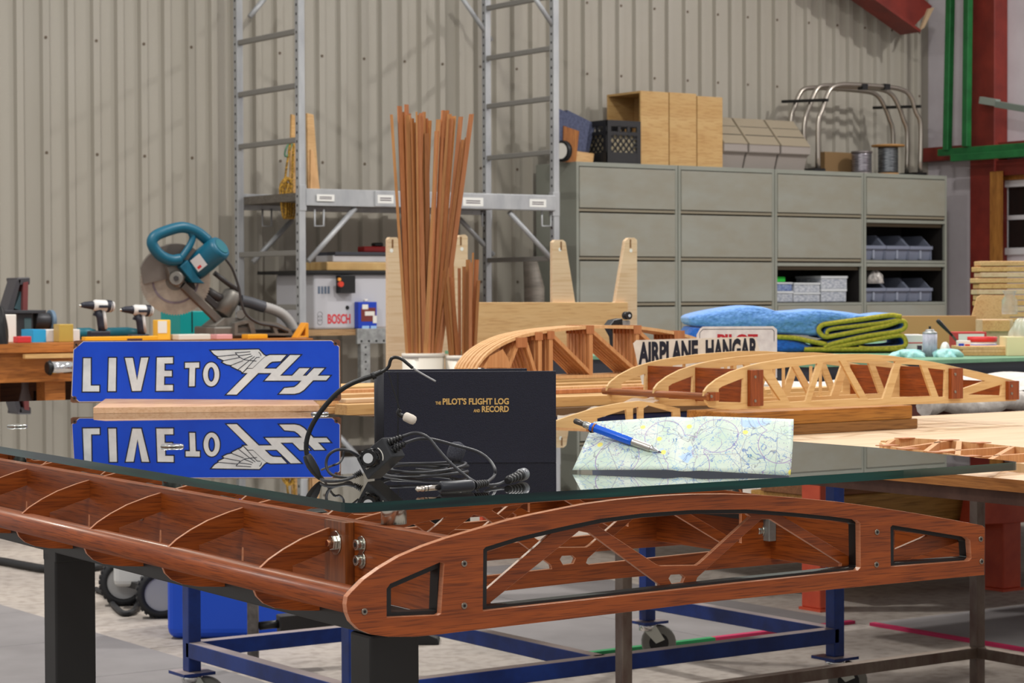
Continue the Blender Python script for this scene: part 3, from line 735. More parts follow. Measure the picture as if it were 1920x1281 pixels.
def noise_(sc, det=3, off=(0, 0, 0), dist=0):
    m_ = N_.new('ShaderNodeMapping'); m_.inputs['Location'].default_value = off; m_.inputs['Scale'].default_value = (sc*3.2, sc, 1); L_.new(tc.outputs['UV'], m_.inputs[0])
    n = N_.new('ShaderNodeTexNoise'); n.inputs['Scale'].default_value = 1; n.inputs['Detail'].default_value = det; n.inputs['Distortion'].default_value = dist; L_.new(m_.outputs[0], n.inputs['Vector']); return n.outputs['Fac']
def vor_(sc, feat='DISTANCE_TO_EDGE', off=(0, 0, 0), sq=3.2):
    m_ = N_.new('ShaderNodeMapping'); m_.inputs['Location'].default_value = off; m_.inputs['Scale'].default_value = (sc*sq, sc, 1); L_.new(tc.outputs['UV'], m_.inputs[0])
    n = N_.new('ShaderNodeTexVoronoi'); n.feature = feat; n.voronoi_dimensions = '2D'; n.inputs['Scale'].default_value = 1; L_.new(m_.outputs[0], n.inputs['Vector']); return n.outputs['Distance']
rb_ = N_.new('ShaderNodeValToRGB'); rb_.color_ramp.elements[0].color = lin((184, 204, 188)); rb_.color_ramp.elements[1].color = lin((206, 214, 204)); rb_.color_ramp.elements[0].position = .35; rb_.color_ramp.elements[1].position = .65
L_.new(noise_(2.2, 3), rb_.inputs[0]); c = rb_.outputs[0]
c = nmix(c, band_(noise_(1.3, 4, (5, 2, 0)), .66, .9, .01), (170, 196, 226))
for sc, lo, w_, col, off in ((1.6, .5, .004, (120, 140, 178), (0, 0, 0)), (2.6, .46, .0035, (116, 156, 196), (3, 1, 0)), (2.1, .55, .003, (150, 130, 170), (7, 4, 0)), (3.6, .5, .004, (130, 166, 200), (1, 9, 0)), (1.1, .52, .002, (110, 112, 124), (2, 6, 0))):
    c = nmix(c, band_(noise_(sc, 4, off, .5), lo, lo + w_, .002), col)
c = nmix(c, band_(vor_(1.6, off=(.3, .8, 0)), 0, .006, .003), (140, 134, 150))
c = nmix(c, band_(vor_(2.6, off=(1.3, .2, 0)), 0, .006, .003), (126, 156, 194))
c = nmix(c, band_(vor_(1.15, 'F1', (.2, .4, 0)), .36, .366, .003), (142, 104, 172))
c = nmix(c, band_(vor_(4.2, 'F1', (2, 3, 0)), 0, .022, .008), (112, 66, 150))
c = nmix(c, band_(vor_(9.0, 'F1', (4, 1, 0)), 0, .035, .015), (110, 130, 170))
c = nmix(c, band_(vor_(1.25, 'F1', (.55, .1, 0)), 0, .045, .012), (232, 220, 110))
L_.new(c, bs.inputs['Base Color'])
cm = MB(); cm.grid(chart, 36, 14)
ch = thing('flight_chart', 'folded paper flight chart propped up on the glass under the blue pencil', 'map', tuple((B0+B1)/2), 0)
o = cm.build('chart_panel', m_map, ch)
uvl = o.data.uv_layers.new(name='UVMap'); nu_ = 36
for lp in o.data.loops:
    i = lp.vertex_index; uvl.data[lp.index].uv = ((i % 37)/36, (i//37)/14)
md = o.modifiers.new('paper', 'SOLIDIFY'); md.thickness = .0008; md.offset = -1
bk0 = MB(); bk0.grid(lambda u, v: lerp(chart(u, 1) - UP*.0004, chart(u, 1)*1 + HF*.05 - UP*((chart(u, 1).z - GT) - .001), v), 20, 6)
ob = bk0.build('chart_back_fold', mat('chart_back', (150, 160, 190), .6), ch); md = ob.modifiers.new('paper', 'SOLIDIFY'); md.thickness = .0008
def chp(x, y, off=.0012):
    # nearest chart point seen at that pixel
    best = None
    for i in range(41):
        for j in range(31):
            p = chart(i/40, j/30); q = p - C0; z = q.dot(CF); X = CX + FPX*q.dot(CR)/z; Y = CY - FPX*q.dot(CU)/z
            e_ = (X-x)**2 + (Y-y)**2
            if best is None or e_ < best[0]: best = (e_, z)
    return pd(x, y, best[1] - off)
for t, x, y, h in (('17', 1263, 828.5, 6.5), ('29', 1401, 857.5, 6.5)):
    p = chp(x, y, .004); text_mb(t, p, HR, (UP*.8 + HF*.6), h/1560, None, .012, .0001).build('chart_number', mat('map_blue', (46, 116, 176), .5), ch)
# lead holder lying across the chart
za = (chp(1120, 806, 0) - C0).dot(CF) - .0075; zb = (chp(1225, 843, 0) - C0).dot(CF) - .0075
def pn(t): 
    x = 1077 + (1240-1077)*t; y = 789 + (848.5-789)*t; return pd(x, y, za + (zb-za)*t)
pen = thing('lead_holder', 'blue and silver mechanical lead holder lying across the flight chart', 'pencil', tuple(pn(.5)), 0)
MB().tube([pn(t) for t in (0, .01, .10, .105)], [.0026, .0034, .0034, .003], 14).build('push_cap', mat('dark_cap', (96, 90, 86), .3, .8), pen)
MB().tube([pn(t) for t in (.105, .115, .18, .19)], [.0032, .0042, .0042, .0038], 14).build('clip_collar', m_steel, pen)
MB().tube([pn(t) for t in (.185, .20, .62, .665)], [.0050, .0056, .0056, .0052], 6).build('barrel', mat('blue_lacquer', (16, 92, 214), .25, coat=.3), pen, .0006)
MB().tube([pn(t) for t in (.222, .226, .236, .24)], [.0057, .00585, .00585, .0057], 12).build('band', mat('bronze_band', (150, 96, 66), .4, .5), pen)
kp = []; kr = []
for i in range(26): kp.append(pn(.665 + .215*i/25)); kr.append(.0048 if i % 2 else .0044)
MB().tube(kp, kr, 14).build('knurled_grip', mat('knurled_steel', (190, 184, 176), .35, .9), pen)
MB().tube([pn(t) for t in (.88, .885, .93, .965, .97)], [.0042, .0036, .0030, .0013, .0012], 14).build('nose_cone', m_chrome, pen)
MB().tube([pn(t) for t in (.965, 1.0)], [.0010, .0004], 8).build('lead', m_dark, pen)
MB().tube([pn(.17) - UP*.004 + HF*.001, pn(.19) - UP*.0062, pn(.22) - UP*.0052], [.0016, .0016, .0012], 8).build('clip', m_dark, pen)
# ------------------------------------------------------------------ plywood-topped steel table behind the desk
TZ = .68
m_brown = mat('brown_steel', (92, 66, 56), .5, .2, (74, 50, 42), (20, 20, 20))
m_grey_tube = mat('weathered_steel_tube', (128, 116, 106), .5, .4, (100, 78, 70), (25, 25, 12), (.3, .65), 5)
pe = pz(1765, 887, TZ).x
dusty(m_grey_tube, (166, 150, 136), .7)
tb = thing('work_table', 'pale plywood topped steel table standing behind the glass desk', 'table', (4.0, 2.5, 0))
MB().bb((pe, 1.0, TZ-.02), (5.2, 3.74, TZ)).build('plywood_top', ply_pale, tb, .0015)
MB().bb((pe-.0012, 1.0, TZ-.0198), (pe-.0002, 3.74, TZ-.0004)).build('top_edge', wood('ply_edge', (178, 118, 60), (146, 92, 42), 'y', 6, 200, .6), tb)
for a, b in (((pe+.03, 1.05), (pe+.03, 3.70)), ((5.1, 1.05), (5.1, 3.70)), ((pe+.03, 3.69), (5.1, 3.69)), ((pe+.03, 1.06), (5.1, 1.06))):
    MB().beam((*a, TZ-.0315), (*b, TZ-.0315), .035, .022).build('apron', m_brown, tb)
l0 = V((cartp(1833, 3.62), 3.62, 0)); l1 = V((cartp(1168, 3.62), 3.62, 0))
for p in (l0, l1, V((l0.x, 1.15, 0)), V((l1.x, 1.15, 0))):
    MB().beam(p, p + UP*(TZ-.0425), .026, .026, UX).build('leg', m_grey_tube, tb, .002)
sz = pd(1846, 1222, (l0 - C0).dot(CF)).z
for a, b in ((l0, l1), (l0, V((l0.x, 1.15, 0))), (l1, V((l1.x, 1.15, 0)))):
    MB().beam(a + UP*sz, b + UP*sz, .026, .026).build('stretcher', m_grey_tube, tb, .002)

# ------------------------------------------------------------------ blue cart on castors
m_navy = dusty(mat('blue_paint', (26, 58, 136), .4, 0, (20, 44, 108), (14, 14, 14)))
cart = thing('shop_cart', 'dark blue welded steel cart on castors carrying wood strips', 'cart', (2.98, 4.24, 0))
U0, U1, V0, V1 = 2.31, 3.65, 3.88, 4.60; CT = .708
m_tyre = mat('grey_rubber_tyre', (128, 128, 122), .6)
for u, v in ((U0, V0), (U1, V0), (U0, V1), (U1, V1)):
    MB().beam((u, v, .105), (u, v, CT), .032, .032, UX).build('leg', m_navy, cart, .002)
    MB().bb((u-.04, v-.04, .098), (u+.04, v+.04, .105)).build('castor_plate', m_navy, cart)
    k = MB().cyl((u, v, .078), (u, v, .098), .022, .026, 16).build('castor_swivel', m_chrome, cart)
    d = HR
    MB().prism([V((u, v, .098)) + d*.0 + HF*s_*.019 for s_ in (1,)] + [V((u, v, .09)) - d*.02 + HF*.019, V((u, v, .045)) + d*.022 + HF*.019, V((u, v, .055)) + d*.045 + HF*.019, V((u, v, .092)) + d*.022 + HF*.019], -HF*.038).build('castor_fork', mat('zinc', (196, 200, 192), .35, .7), cart)
    w = V((u, v, .046)) + d*.03
    o = MB().cyl(w - HF*.014, w + HF*.014, .046, .046, 24).build('castor_wheel', m_tyre, cart, .004)
    MB().cyl(w - HF*.0145, w + HF*.0145, .026, .026, 16).build('wheel_hub', m_dark, o)
for z in (.155, CT-.02):
    for a, b in (((U0, V0), (U1, V0)), ((U0, V1), (U1, V1)), ((U0, V0), (U0, V1)), ((U1, V0), (U1, V1))):
        MB().beam((*a, z), (*b, z), .032, .036).build('rail', m_navy, cart, .002)
MB().beam((2.95, V0, .155), (2.95, V1, .155), .032, .036).build('rail', m_navy, cart, .002)
MB().bb((U0-.03, V0-.03, CT), (U1+.03, V1+.03, CT+.018)).build('cart_top', mat('cart_board', (120, 92, 64), .6, 0, (96, 72, 50), (8, 40, 8)), cart)
CZ = CT + .018
# loose wood strips lying on the cart
strips = [  # v, width, height, u0, u1, base z offset, material
 (V0+.02, .05, .022, 2.30, 3.70, 0, pine, 'thick pale pine plank on the front edge of the blue cart'),
 (V0+.085, .03, .014, 2.30, 3.58, 0, ply, 'tan wood strip lying right behind the front plank'),
 (V0+.14, .024, .012, 2.42, 3.68, 0, cedar_l, 'reddish strip of wood lying flat second behind the plank'),
 (V0+.20, .04, .016, 2.25, 3.64, 0, pine, 'wide yellow pine strip lying on the blue cart'),
 (V0+.255, .02, .02, 2.38, 3.48, 0, cedar, 'narrow square brown stick lying on the blue cart'),
 (V0+.30, .022, .018, 2.46, 3.70, 0, m_white, 'white painted strip lying among the wood on the cart'),
 (V0+.36, .06, .014, 2.30, 3.60, 0, ply_pale, 'broad pale board lying flat on the blue cart'),
 (V0+.43, .03, .030, 2.40, 3.68, 0, pine, 'tall pine batten lying in front of the truss ribs'),
]
for k, (v, w_, h, a, b, z, m_, lb) in enumerate(strips):
    t = rnd(-.006, .006)
    o = MB().beam((a, v - t, CZ + z + h/2 + .0004), (b, v + t, CZ + z + h/2 + .0004), w_, h).solo('wood_strip', m_, lb, 'wood strip', 'wood strips on the blue cart', bevel=.001)
# second layer of crossing offcuts, seen between sign and book
for k, (v, a, b, z, w_, h, m_, lb) in enumerate([
 (V0+.11, 2.28, 2.81, .0165, .05, .012, cedar_l, 'short orange offcut on top of the strips, near end'),
 (V0+.22, 2.26, 2.76, .021, .045, .012, ply, 'short tan offcut resting across the strips left of the book'),
 (V0+.37, 2.24, 2.84, .0150, .04, .02, cedar, 'brown offcut block lying higher on the strips left of the book'),
 (V0+.05, 2.32, 2.72, .0235, .03, .008, ply_pale, 'thin pale lath on top of the front plank'),
 (V0+.38, 2.88, 3.41, .0150, .03, .010, cedar_l, 'thin reddish lath on the broad pale board'),
 (V0+.21, 2.91, 3.46, .0170, .02, .010, cedar_d, 'thin dark red lath on the yellow pine strip'),
]):
    MB().beam((a, v, CZ+z+h/2), (b, v + .004, CZ+z+h/2), w_, h).solo('wood_strip', m_, lb, 'wood strip', 'wood strips on the blue cart', bevel=.001)

# ------------------------------------------------------------------ stack of open truss ribs standing on the cart
RV = V0 + .55
c3 = lambda x, y: (880 + x/6, 580 + y/6)
rp = lambda x, y, o=0: pv(x, y, RV + o)
rz0 = CZ + .0345
MB().bb((2.40, RV-.03, CZ+.0004), (3.62, RV+.12, rz0-.0004)).solo('wood_strip', pine, 'thick broad pine plank lying under the stack of truss ribs', 'wood strip', 'wood strips on the blue cart', bevel=.002)
cap = [(893,691),(899,680),(912,664),(930,650),(950,639),(975,629),(1003,622.5),(1033,617.5),(1070,613.5),(1108,610.8),(1150,610),(1195,611.5),(1235,616.5),(1272,623.5),(1310,634),(1350,650),(1385,668)]
capw = [rp(x, y) for x, y in crom([(x, y, 0) for x, y in cap], 3) for x, y in [(x, y)]] if False else [rp(p.x, p.y) for p in crom([(x, y, 0) for x, y in cap], 3)]
base_y = lambda x: None
def truss_rib():
    t = thing('truss_rib', 'tan open truss wing rib, nearest of the stack standing on the blue cart', 'wing rib', (capw[0].x, RV, rz0), 0, 'stack of truss ribs on the blue cart')
    th = .0095
    lowr = [V((p.x, p.y, p.z - .008)) for p in capw]
    MB().prism(capw + lowr[::-1], VY*th).build('cap_strip', cedar_l, t)
    u0, u1 = capw[0].x, capw[-1].x
    MB().bb((u0, RV, rz0+.0005), (u1+.02, RV+th, rz0+.0085)).build('lower_strip', cedar_l, t)
    at = lambda x: min(capw, key=lambda p: abs(p.x - rp(x, 640).x))
    for x in (1010, 1029, 1104, 1192, 1268, 1330):
        p = at(x); MB().bb((p.x-.0055, RV, rz0+.008), (p.x+.0055, RV+th, p.z-.004)).build('upright', cedar, t)
    for (x0, y0), x1 in (((984, 640), 1006), ((1033, 630), 1108), ((1112, 624), 1196), ((1200, 624), 1280), ((975, 642), 948)):
        p = at(x0); q = rp(x1, 700)
        MB().beam((p.x, RV+th/2, p.z-.010), (q.x, RV+th/2, rz0+.012), th, .009, VY.cross(V((1, 0, -1)))).build('diagonal', cedar, t)
    for x0, x1, ya, yb in ((967,988,633,652),(1003,1017,623,638),(1026,1039,621,636),(1099,1113,610,626),(1188,1202,610,626),(1264,1283,620,637)):
        a = rp(x0, yb); b = rp(x1, ya); MB().bb((a.x, RV-.0022, a.z), (b.x, RV-.0001, b.z)).build('gusset', cedar_d, t)
    g = [rp(x, y, -.001) for x, y in ((905,690),(918,668),(942,655),(952,672),(957,690))]
    MB().prism(g, -VY*.002).build('nose_gusset', cedar, t)
    return t
tr0 = truss_rib(); trl = tr0.location.copy()
names = ['second', 'third', 'fourth', 'fifth', 'sixth', 'seventh']
for k in range(1, 7):
    c = dup(tr0, (trl.x - .0015*k + rnd(-.002, .002), trl.y + .0125*k, trl.z), label='tan open truss wing rib on the blue cart, %s from the front of the stack' % names[k-1])

# ------------------------------------------------------------------ AIRPLANE HANGAR and PILOT signs
m_cream = mat('cream_enamel', (222, 216, 206), .4, 0, (206, 198, 186), (30, 30, 30))
m_redp = mat('sign_red', (176, 30, 44), .4)
hz = V0 + .03
hsn = (-HF*.96 - UX*.10).normalized(); h0 = pd(1306, 690, 5.33)
def hg(x, y, off=0): return pl(x, y, h0 + hsn*off, hsn)
zb_ = CZ + .0225
hq = [(1187,644),(1193,638),(1412,631.5),(1418,636),(1424,656)]
bl = hg(1207, 740); 
top_l, top_r = hg(1188, 640), hg(1421, 633)
P = [hg(*q) for q in hq] + [V((hg(1424, 700).x, hg(1424, 700).y, zb_ + .004)), V((hg(1204, 740).x, hg(1204, 740).y, zb_ + .004))]
hs_ = thing('tin_sign', 'cream tin sign reading AIRPLANE HANGAR in black, propped behind the wing section', 'sign', tuple((P[-1]+P[-2])/2), 0)
MB().prism(P, -hsn*.0016).build('plate', m_cream, hs_)
for t, x0, x1, yb, yt in (('AIRPLANE', 1197, 1309, 684, 641.5), ('HANGAR', 1323, 1421, 679, 637)):
    a, b, c = hg(x0, yb, .0003), hg(x1, yb - 4, .0003), hg(x0, yt, .0003)
    text_mb(t, a, b - a, UP, (c - a).length, (b - a).length, .05, .0003).build('black_lettering', m_ink, hs_)
a = hg(1240, 712, .0003); text_mb('=', hg(1235, 706, .0003), HR, UP, .004, .14, 0, .0003).build('red_stripe', m_redp, hs_)
psn = (-HF).normalized(); p0_ = pd(1382, 640, 5.62)
def pg_(x, y, off=0): return pl(x, y, p0_ + psn*off, psn)
P = [pg_(*q) for q in ((1306,628),(1313,616),(1318,612.5),(1450,612),(1457,618),(1457,632))]
P += [V((P[5].x, P[5].y, CZ + .031)), V((P[0].x, P[0].y, CZ + .031))]
ps_ = thing('tin_sign', 'white tin sign with red PILOT lettering standing behind the hangar sign', 'sign', tuple((P[-1]+P[-2])/2), 0)
MB().prism(P, -psn*.0016).build('plate', mat('white_enamel', (226, 222, 220), .4, 0, (206, 200, 200), (40, 40, 40)), ps_)
bl_ = [pg_(*q, .0004) for q in ((1312,640),(1312,624),(1318,617.5),(1448,617),(1451.5,621),(1451.5,640))]
for a, b in zip(bl_, bl_[1:]): MB().beam(a, b, .0012, .0004, psn).build('border_line', m_ink, ps_)
a, b, c = pg_(1345, 648, .0004), pg_(1421, 648, .0004), pg_(1345, 626.5, .0004)
text_mb('PILOT', a, b - a, UP, (c-a).length, (b-a).length, .045, .0003).build('red_lettering', m_redp, ps_)

# ------------------------------------------------------------------ small wing section on blocks
WVv = pz(1605, 810, TZ).y
wz_ = TZ
m_birch = wood('birch_rib', (222, 186, 132), (212, 172, 114), 'x', 3, 30, .5, pore=.88)
bf = WVv
u_r = pv(1721, 805, bf).x; u_l = u_r - .50
zt = pv(1600, 791, bf).z
MB().bb((u_l, bf, wz_+.0004), (u_r, bf+.17, zt)).solo('support_block', wood('block_lower', (150, 104, 54), (124, 82, 38), 'x', 3, 40, .6), 'lower brown timber block on the plywood table under the wing section', 'wood block', bevel=.002)
zt2 = pv(1600, 765, bf+.0).z
MB().bb((u_l-.01, bf+.002, zt+.0004), (pv(1712, 790, bf).x, bf+.16, zt2)).solo('support_block', wood('block_upper', (190, 132, 58), (158, 102, 40), 'x', 3, 40, .6), 'upper golden timber block carrying the small wing section', 'wood block', bevel=.002)
wv = bf - .012
wp = lambda x, y, o=0: pv(x, y, wv + o)
wo = [(1320.7,734),(1328,724),(1345,710.6),(1369.5,697.5),(1401,687),(1426,680.6),(1458,675),(1489,671),(1530,667),(1573.4,664),(1625,663.8),(1671,667),(1752,679),(1833.6,697),(1906,714.5),(1906,752),(1806.5,755.7),(1671,759.5),(1508,764.5),(1400,767),(1354.5,767.5),(1332,764),(1324.5,755.7),(1320,743)]
wh = [[(1348,729.5),(1354.5,724.8),(1394,709),(1392,754.8),(1348,753.8)],[(1428.5,700),(1463.7,751),(1428,753.8)],[(1446,692.8),(1532.8,682),(1511,752),(1481,754)],[(1543.6,680.6),(1574.8,676.5),(1612.7,747),(1520.6,752)],[(1587,676.5),(1679,678),(1656,747),(1627.6,748.7)],[(1690,683),(1726.6,684.7),(1747,743),(1671,746)],[(1740,690),(1772.6,694),(1771,744),(1760.4,744.6)],[(1803,703),(1847,714.5),(1803,730)],[(1816,740),(1879,721),(1877,741.6)]]
ws = thing('wing_section', 'pale birch wing section with three ribs and mahogany spars on timber blocks', 'wing model', (u_l+.25, bf, zt2))
O3 = [wp(*q) for q in wo]
dzb = zt2 + .0004 - min(p.z for p in O3)
lift = lambda p: V((p.x, p.y, p.z))
r0 = MB().prism([V((p.x, p.y, max(p.z, zt2+.0004))) for p in O3], VY*.006, [[wp(*q) for q in h] for h in wh]).build('rib', m_birch, ws, .0008, 1)
nose = wp(1320.7, 738)
vm = pu(1227, 730, nose.x).y; vf = pu(1139, 722, nose.x).y
for v in (vm, vf):
    r = r0.copy(); COL.objects.link(r); r.parent = ws; r.location = (0, v - wv, 0)
m_sp = mah['y']
def board(x, ya, yb, v0, v1, th=.006, nm='spar'):
    a, b = wp(x, ya), wp(x, yb); MB().bb((a.x-th/2, v0, b.z), (a.x+th/2, v1, a.z)).build(nm, m_sp, ws)
board(1400, 693, 757, wv+.006, vf+.006); board(1787, 690, 748, wv+.006, vf+.006); board(1893, 716, 748, wv+.006, vf, .005, 'trailing_edge')
a = wp(1328, 744)
MB().cyl((a.x-.004, wv-.008, a.z), (a.x-.004, vf+.02, a.z), .0072, .0072, 18).build('leading_edge', wood('walnut_dowel', (166, 98, 46), (138, 76, 34), 'y', 4, 80, .5), ws)
for x0, x1, ya, yb, sc in ((1401,1425.7,693,762,((1416,707),(1416,752))),(1778,1799.7,690,748,((1791,702),(1791,735))),(1885,1905,714,750,((1897,724),(1897,738))),(1325,1343,735,752,((1334,743.5),))):
    a, b = wp(x0, yb), wp(x1, ya); bo = MB().bb((a.x, wv-.010, a.z), (b.x, wv-.0002, b.z)).build('spar_block', mah['z'], ws, .001)
    for q in sc:
        p = wp(*q, -.010); MB().cyl(p, p - VY*.0012, .0032, .003, 12).build('screw', m_scr, bo)
# vertical lightening webs seen inside the far ribs
for x in (1472, 1500, 1552, 1570, 1622, 1640):
    a, b = wp(x, 690), wp(x, 750); 
    for v in (vm+.006, vf+.006): MB().bb((a.x-.003, v, b.z), (a.x+.003, v+.004, a.z)).build('web_strip', m_birch, ws)
# loose rib leaning at the table's left end
lv = 3.50; lp_ = lambda x, y: pv(x, y, lv)
lo = [(1040,790),(1075,778),(1120,764),(1165,755.5),(1200,752),(1235,757),(1275,766),(1276,778),(1276,812),(1040,815)]
lo3 = [lp_(*q) for q in lo]; lo3[-1].z = lo3[-2].z = TZ + .0005
MB().prism(lo3, VY*.006, [[lp_(*q) for q in h] for h in ([(1120,785),(1174,768),(1178,800),(1120,803)],[(1187,766),(1197,763),(1197,800),(1187,801)],[(1207,766),(1215,760),(1262,773),(1262,795),(1207,799)])]).solo('wing_rib', m_birch, 'single pale wing rib standing on the plywood table behind the lead holder', 'wing rib', bevel=.0008)
# clear plastic film behind it
m_film = mat('plastic_film', (232, 230, 226), .25, 0, trans=.6, spec=.6, alpha=.75)
MB().grid(lambda u, v: pz(1045 + 190*u, 792 - 36*u - 20*v + 3*sin(9*u), TZ + .0) * 0 + pv(1045 + 190*u, 797 - 42*u - 16*v + 2.5*sin(17*u + 5*v) + 1.5*sin(31*u), lv + .02 + .10*v + .01*sin(13*u)), 30, 6).solo('plastic_film', m_film, 'crumpled clear plastic film lying behind the single wing rib', 'plastic film')

# ------------------------------------------------------------------ flat built-up ribs lying on the table
def flat_rib(z0, sh, lb):
    t = thing('wing_rib', lb, 'wing rib', tuple(pz(1760, 850, z0)), 0, 'flat truss ribs on the plywood table')
    h = .014; f_ = lambda x, y: pz(x + sh, y, z0 + h)
    near = crom([(1659,830,0),(1664,834,0),(1690,840,0),(1740,846,0),(1800,853,0),(1860,862,0),(1940,872,0),(2040,884,0)], 4)
    far = crom([(1661,827,0),(1680,823.5,0),(1720,822.5,0),(1780,826,0),(1860,833,0),(1940,841,0),(2040,851,0)], 4)
    for nm, L in (('cap_strip', near), ('lower_strip', far)):
        P = [f_(p.x, p.y) for p in L]; mb = MB()
        off = V((0, .010, 0))
        mb.prism(P + [p + off for p in reversed(P)], -UP*h); mb.build(nm, cedar_l, t)
    N3 = [f_(p.x, p.y) for p in near]; F3 = [f_(p.x, p.y) for p in far]
    for i, j in ((4, 3), (8, 12), (12, 11), (16, 13), (13, 18), (20, 18), (18, 22)):
        if i < len(N3) and j < len(F3):
            MB().beam(N3[i] - UP*h/2 + VY*.005, F3[j] - UP*h/2, .009, h*.98).build('diagonal', cedar, t)
    for i in (6, 10, 14, 18):
        if i < len(N3): MB().box(N3[i] + VY*.012 + UP*.0008, (.035, .022, .0014)).build('gusset', cedar_d, t)
    for j in (6, 12, 15):
        if j < len(F3): MB().box(F3[j] + UP*.0008, (.03, .02, .0014)).build('gusset', cedar_d, t)
flat_rib(TZ + .0164, 0, 'upper flat truss rib of the pair lying on the plywood table')
flat_rib(TZ + .0005, -3, 'lower flat truss rib of the pair lying on the plywood table')

# ------------------------------------------------------------------ white bins with wood sticks
m_bin = mat('white_bin', (226, 218, 204), .45)
ZB = 7.0
for x0, x1, yt, lb in ((754, 833, 663, 'white floor bin holding the long wood sticks'), (835, 902, 667, 'smaller white floor bin holding the short wood sticks')):
    c = pd((x0+x1)/2, yt, ZB); r = (x1-x0)/2/FPX*ZB
    t = thing('waste_bin', lb, 'bin', (c.x, c.y, 0))
    mb = MB(); prof = [(r*.80, .002), (r*.82, .004), (r, c.z), (r*.96, c.z), (r*.78, .02), (.0005, .02)]
    mb.lathe(prof, (c.x, c.y, 0), UP, 28); mb.build('bin_body', m_bin, t)
    MB().lathe([(r*.99, c.z-.012), (r*1.025, c.z-.012), (r*1.025, c.z+.001), (r*.97, c.z+.001)], (c.x, c.y, 0), UP, 28).build('bin_rim', m_bin, t)
longs = [(763,734,215),(766,749,199),(770,757,210),(775,762,196),(779,768,213),(783,773,222),(787,781,210),(790,778,250),(795,795,210),(800,799,222),(805,800,250),(798,822,224),(803,819,246),(785,787,219),(792,788,214),(809,831,207),(812,838,207),(815,851,218),(820,864,219),(824,884,214),(822,876,258),(818,847,222),(776,765,216),(781,790,212),(768,752,213),(815,868,262),(772,777,230),(788,806,226),(797,785,216),(806,843,214)]
shorts = [(846,830,507),(849,838,493),(853,847,498),(862,861,503),(869,870,500),(876,878,487),(880,887,474),(885,894,487),(890,897,526),(858,846,520),(882,882,492)]
pal = ['honey', 'tan', 'reddish brown', 'pale', 'dark brown']
stick_a = wood('stick_tan', (198, 144, 88), (178, 120, 66), 'z', 2, 120, .55, pore=.8)
stick_b = wood('stick_brown', (172, 114, 62), (150, 92, 48), 'z', 2, 120, .55, pore=.8)
def stick(bx, tx, ty, by, rlim, i, lb, grp, xc):
    dz = rnd(-.5, .5)*rlim
    top = pd(tx, ty, ZB + dz*.9); bot = pd(bx, by, ZB + dz)
    d = (bot - top).normalized(); 
    foot = bot + d*((bot.z - .03)/abs(d.z))
    # keep the foot inside the bin
    ctr = pd(xc, by, ZB); off = V((foot.x-ctr.x, foot.y-ctr.y, 0))
    if off.length > rlim*.5: off = off.normalized()*rlim*.5
    foot = V((ctr.x+off.x, ctr.y+off.y, .03))
    mid = bot
    w_, h_ = (.0145, .006) if i % 3 else (.009, .009)
    mb = MB()
    a1 = HR*cos(i*1.1) + HF*sin(i*1.1)*.4; a1.normalize(); a2 = UP.cross(a1).normalized()
    rows = []
    for p in (foot, mid, top): rows += [p + a1*w_/2*sx + a2*h_/2*sy for sx, sy in ((-1,-1),(1,-1),(1,1),(-1,1))]
    fs = [(3,2,1,0),(8,9,10,11)] + [(4*k+j, 4*k+(j+1)%4, 4*k+4+(j+1)%4, 4*k+4+j) for k in (0,1) for j in range(4)]
    mb.add(rows, fs); mb.solo('wood_stick', (stick_a, cedar_d, stick_b, stick_a, cedar_d)[i % 5], lb, 'stick', grp)
ORD = 'first second third fourth fifth sixth seventh eighth ninth tenth eleventh twelfth thirteenth fourteenth fifteenth sixteenth seventeenth eighteenth nineteenth twentieth twenty-first twenty-second twenty-third twenty-fourth twenty-fifth twenty-sixth twenty-seventh twenty-eighth twenty-ninth thirtieth'.split()
longs.sort(key=lambda q: q[1]); shorts.sort(key=lambda q: q[1])
for i, (bx, tx, ty) in enumerate(longs):
    stick(bx, tx, ty, 664, .055, i, 'long cedar stick in the larger white bin, %s tip from the left' % ORD[i], 'long sticks in the white bin', 793)
for i, (bx, tx, ty) in enumerate(shorts):
    stick(bx, tx, ty, 668, .045, i+2, 'short cedar stick in the smaller white bin, %s tip from the left' % ORD[i], 'short sticks in the small bin', 868)

# ------------------------------------------------------------------ plywood wing cradle behind the sticks
CV = 7.55; cp_ = lambda x, y: pv(x, y, CV)
cr = thing('plywood_cradle', 'tall pale plywood wing cradle with rounded uprights behind the sticks', 'stand', tuple(V((cp_(960, 600).x, CV, 0))))
def ushape(pts, nm):
    P = [cp_(*q) for q in pts]; P[-1].z = P[-2].z = .03; MB().prism(P, VY*.02).build(nm, ply_pale, cr, .003)
ushape([(728,449),(731,445),(744,445),(747,449),(772,600),(835,600),(857,447),(862,441),(873,440),(877,444),(877,600),(877,800),(728,800)], 'end_plate')
ushape([(1036,454),(1040,450),(1056,450),(1061,454),(1079,567),(1153,567),(1172,452),(1178,446),(1190,446),(1195,450),(1195,600),(1195,800),(1036,800)], 'end_plate')
P = [cp_(878,567), cp_(1172,567), cp_(1172,800), cp_(878,800)]; P[2].z = P[3].z = .03
MB().prism([p - VY*.0205 for p in P], VY*.02).build('front_board', ply, cr, .002)
for q in ((734,470),(866,467),(1050,468),(1183,470)):
    p = cp_(*q); o = MB().cyl(p - VY*.0006, p + VY*.001, .008, .008, 14).build('slot_hole', m_white, cr)
for q in ((736,449),(864,444),(1052,453),(1182,449)):
    a, b = cp_(*q), cp_(q[0], q[1]+16); MB().beam(a - VY*.0004, b - VY*.0004, .008, .001, VY).build('slot', mat('slot_shadow', (120, 84, 52), .8), cr)

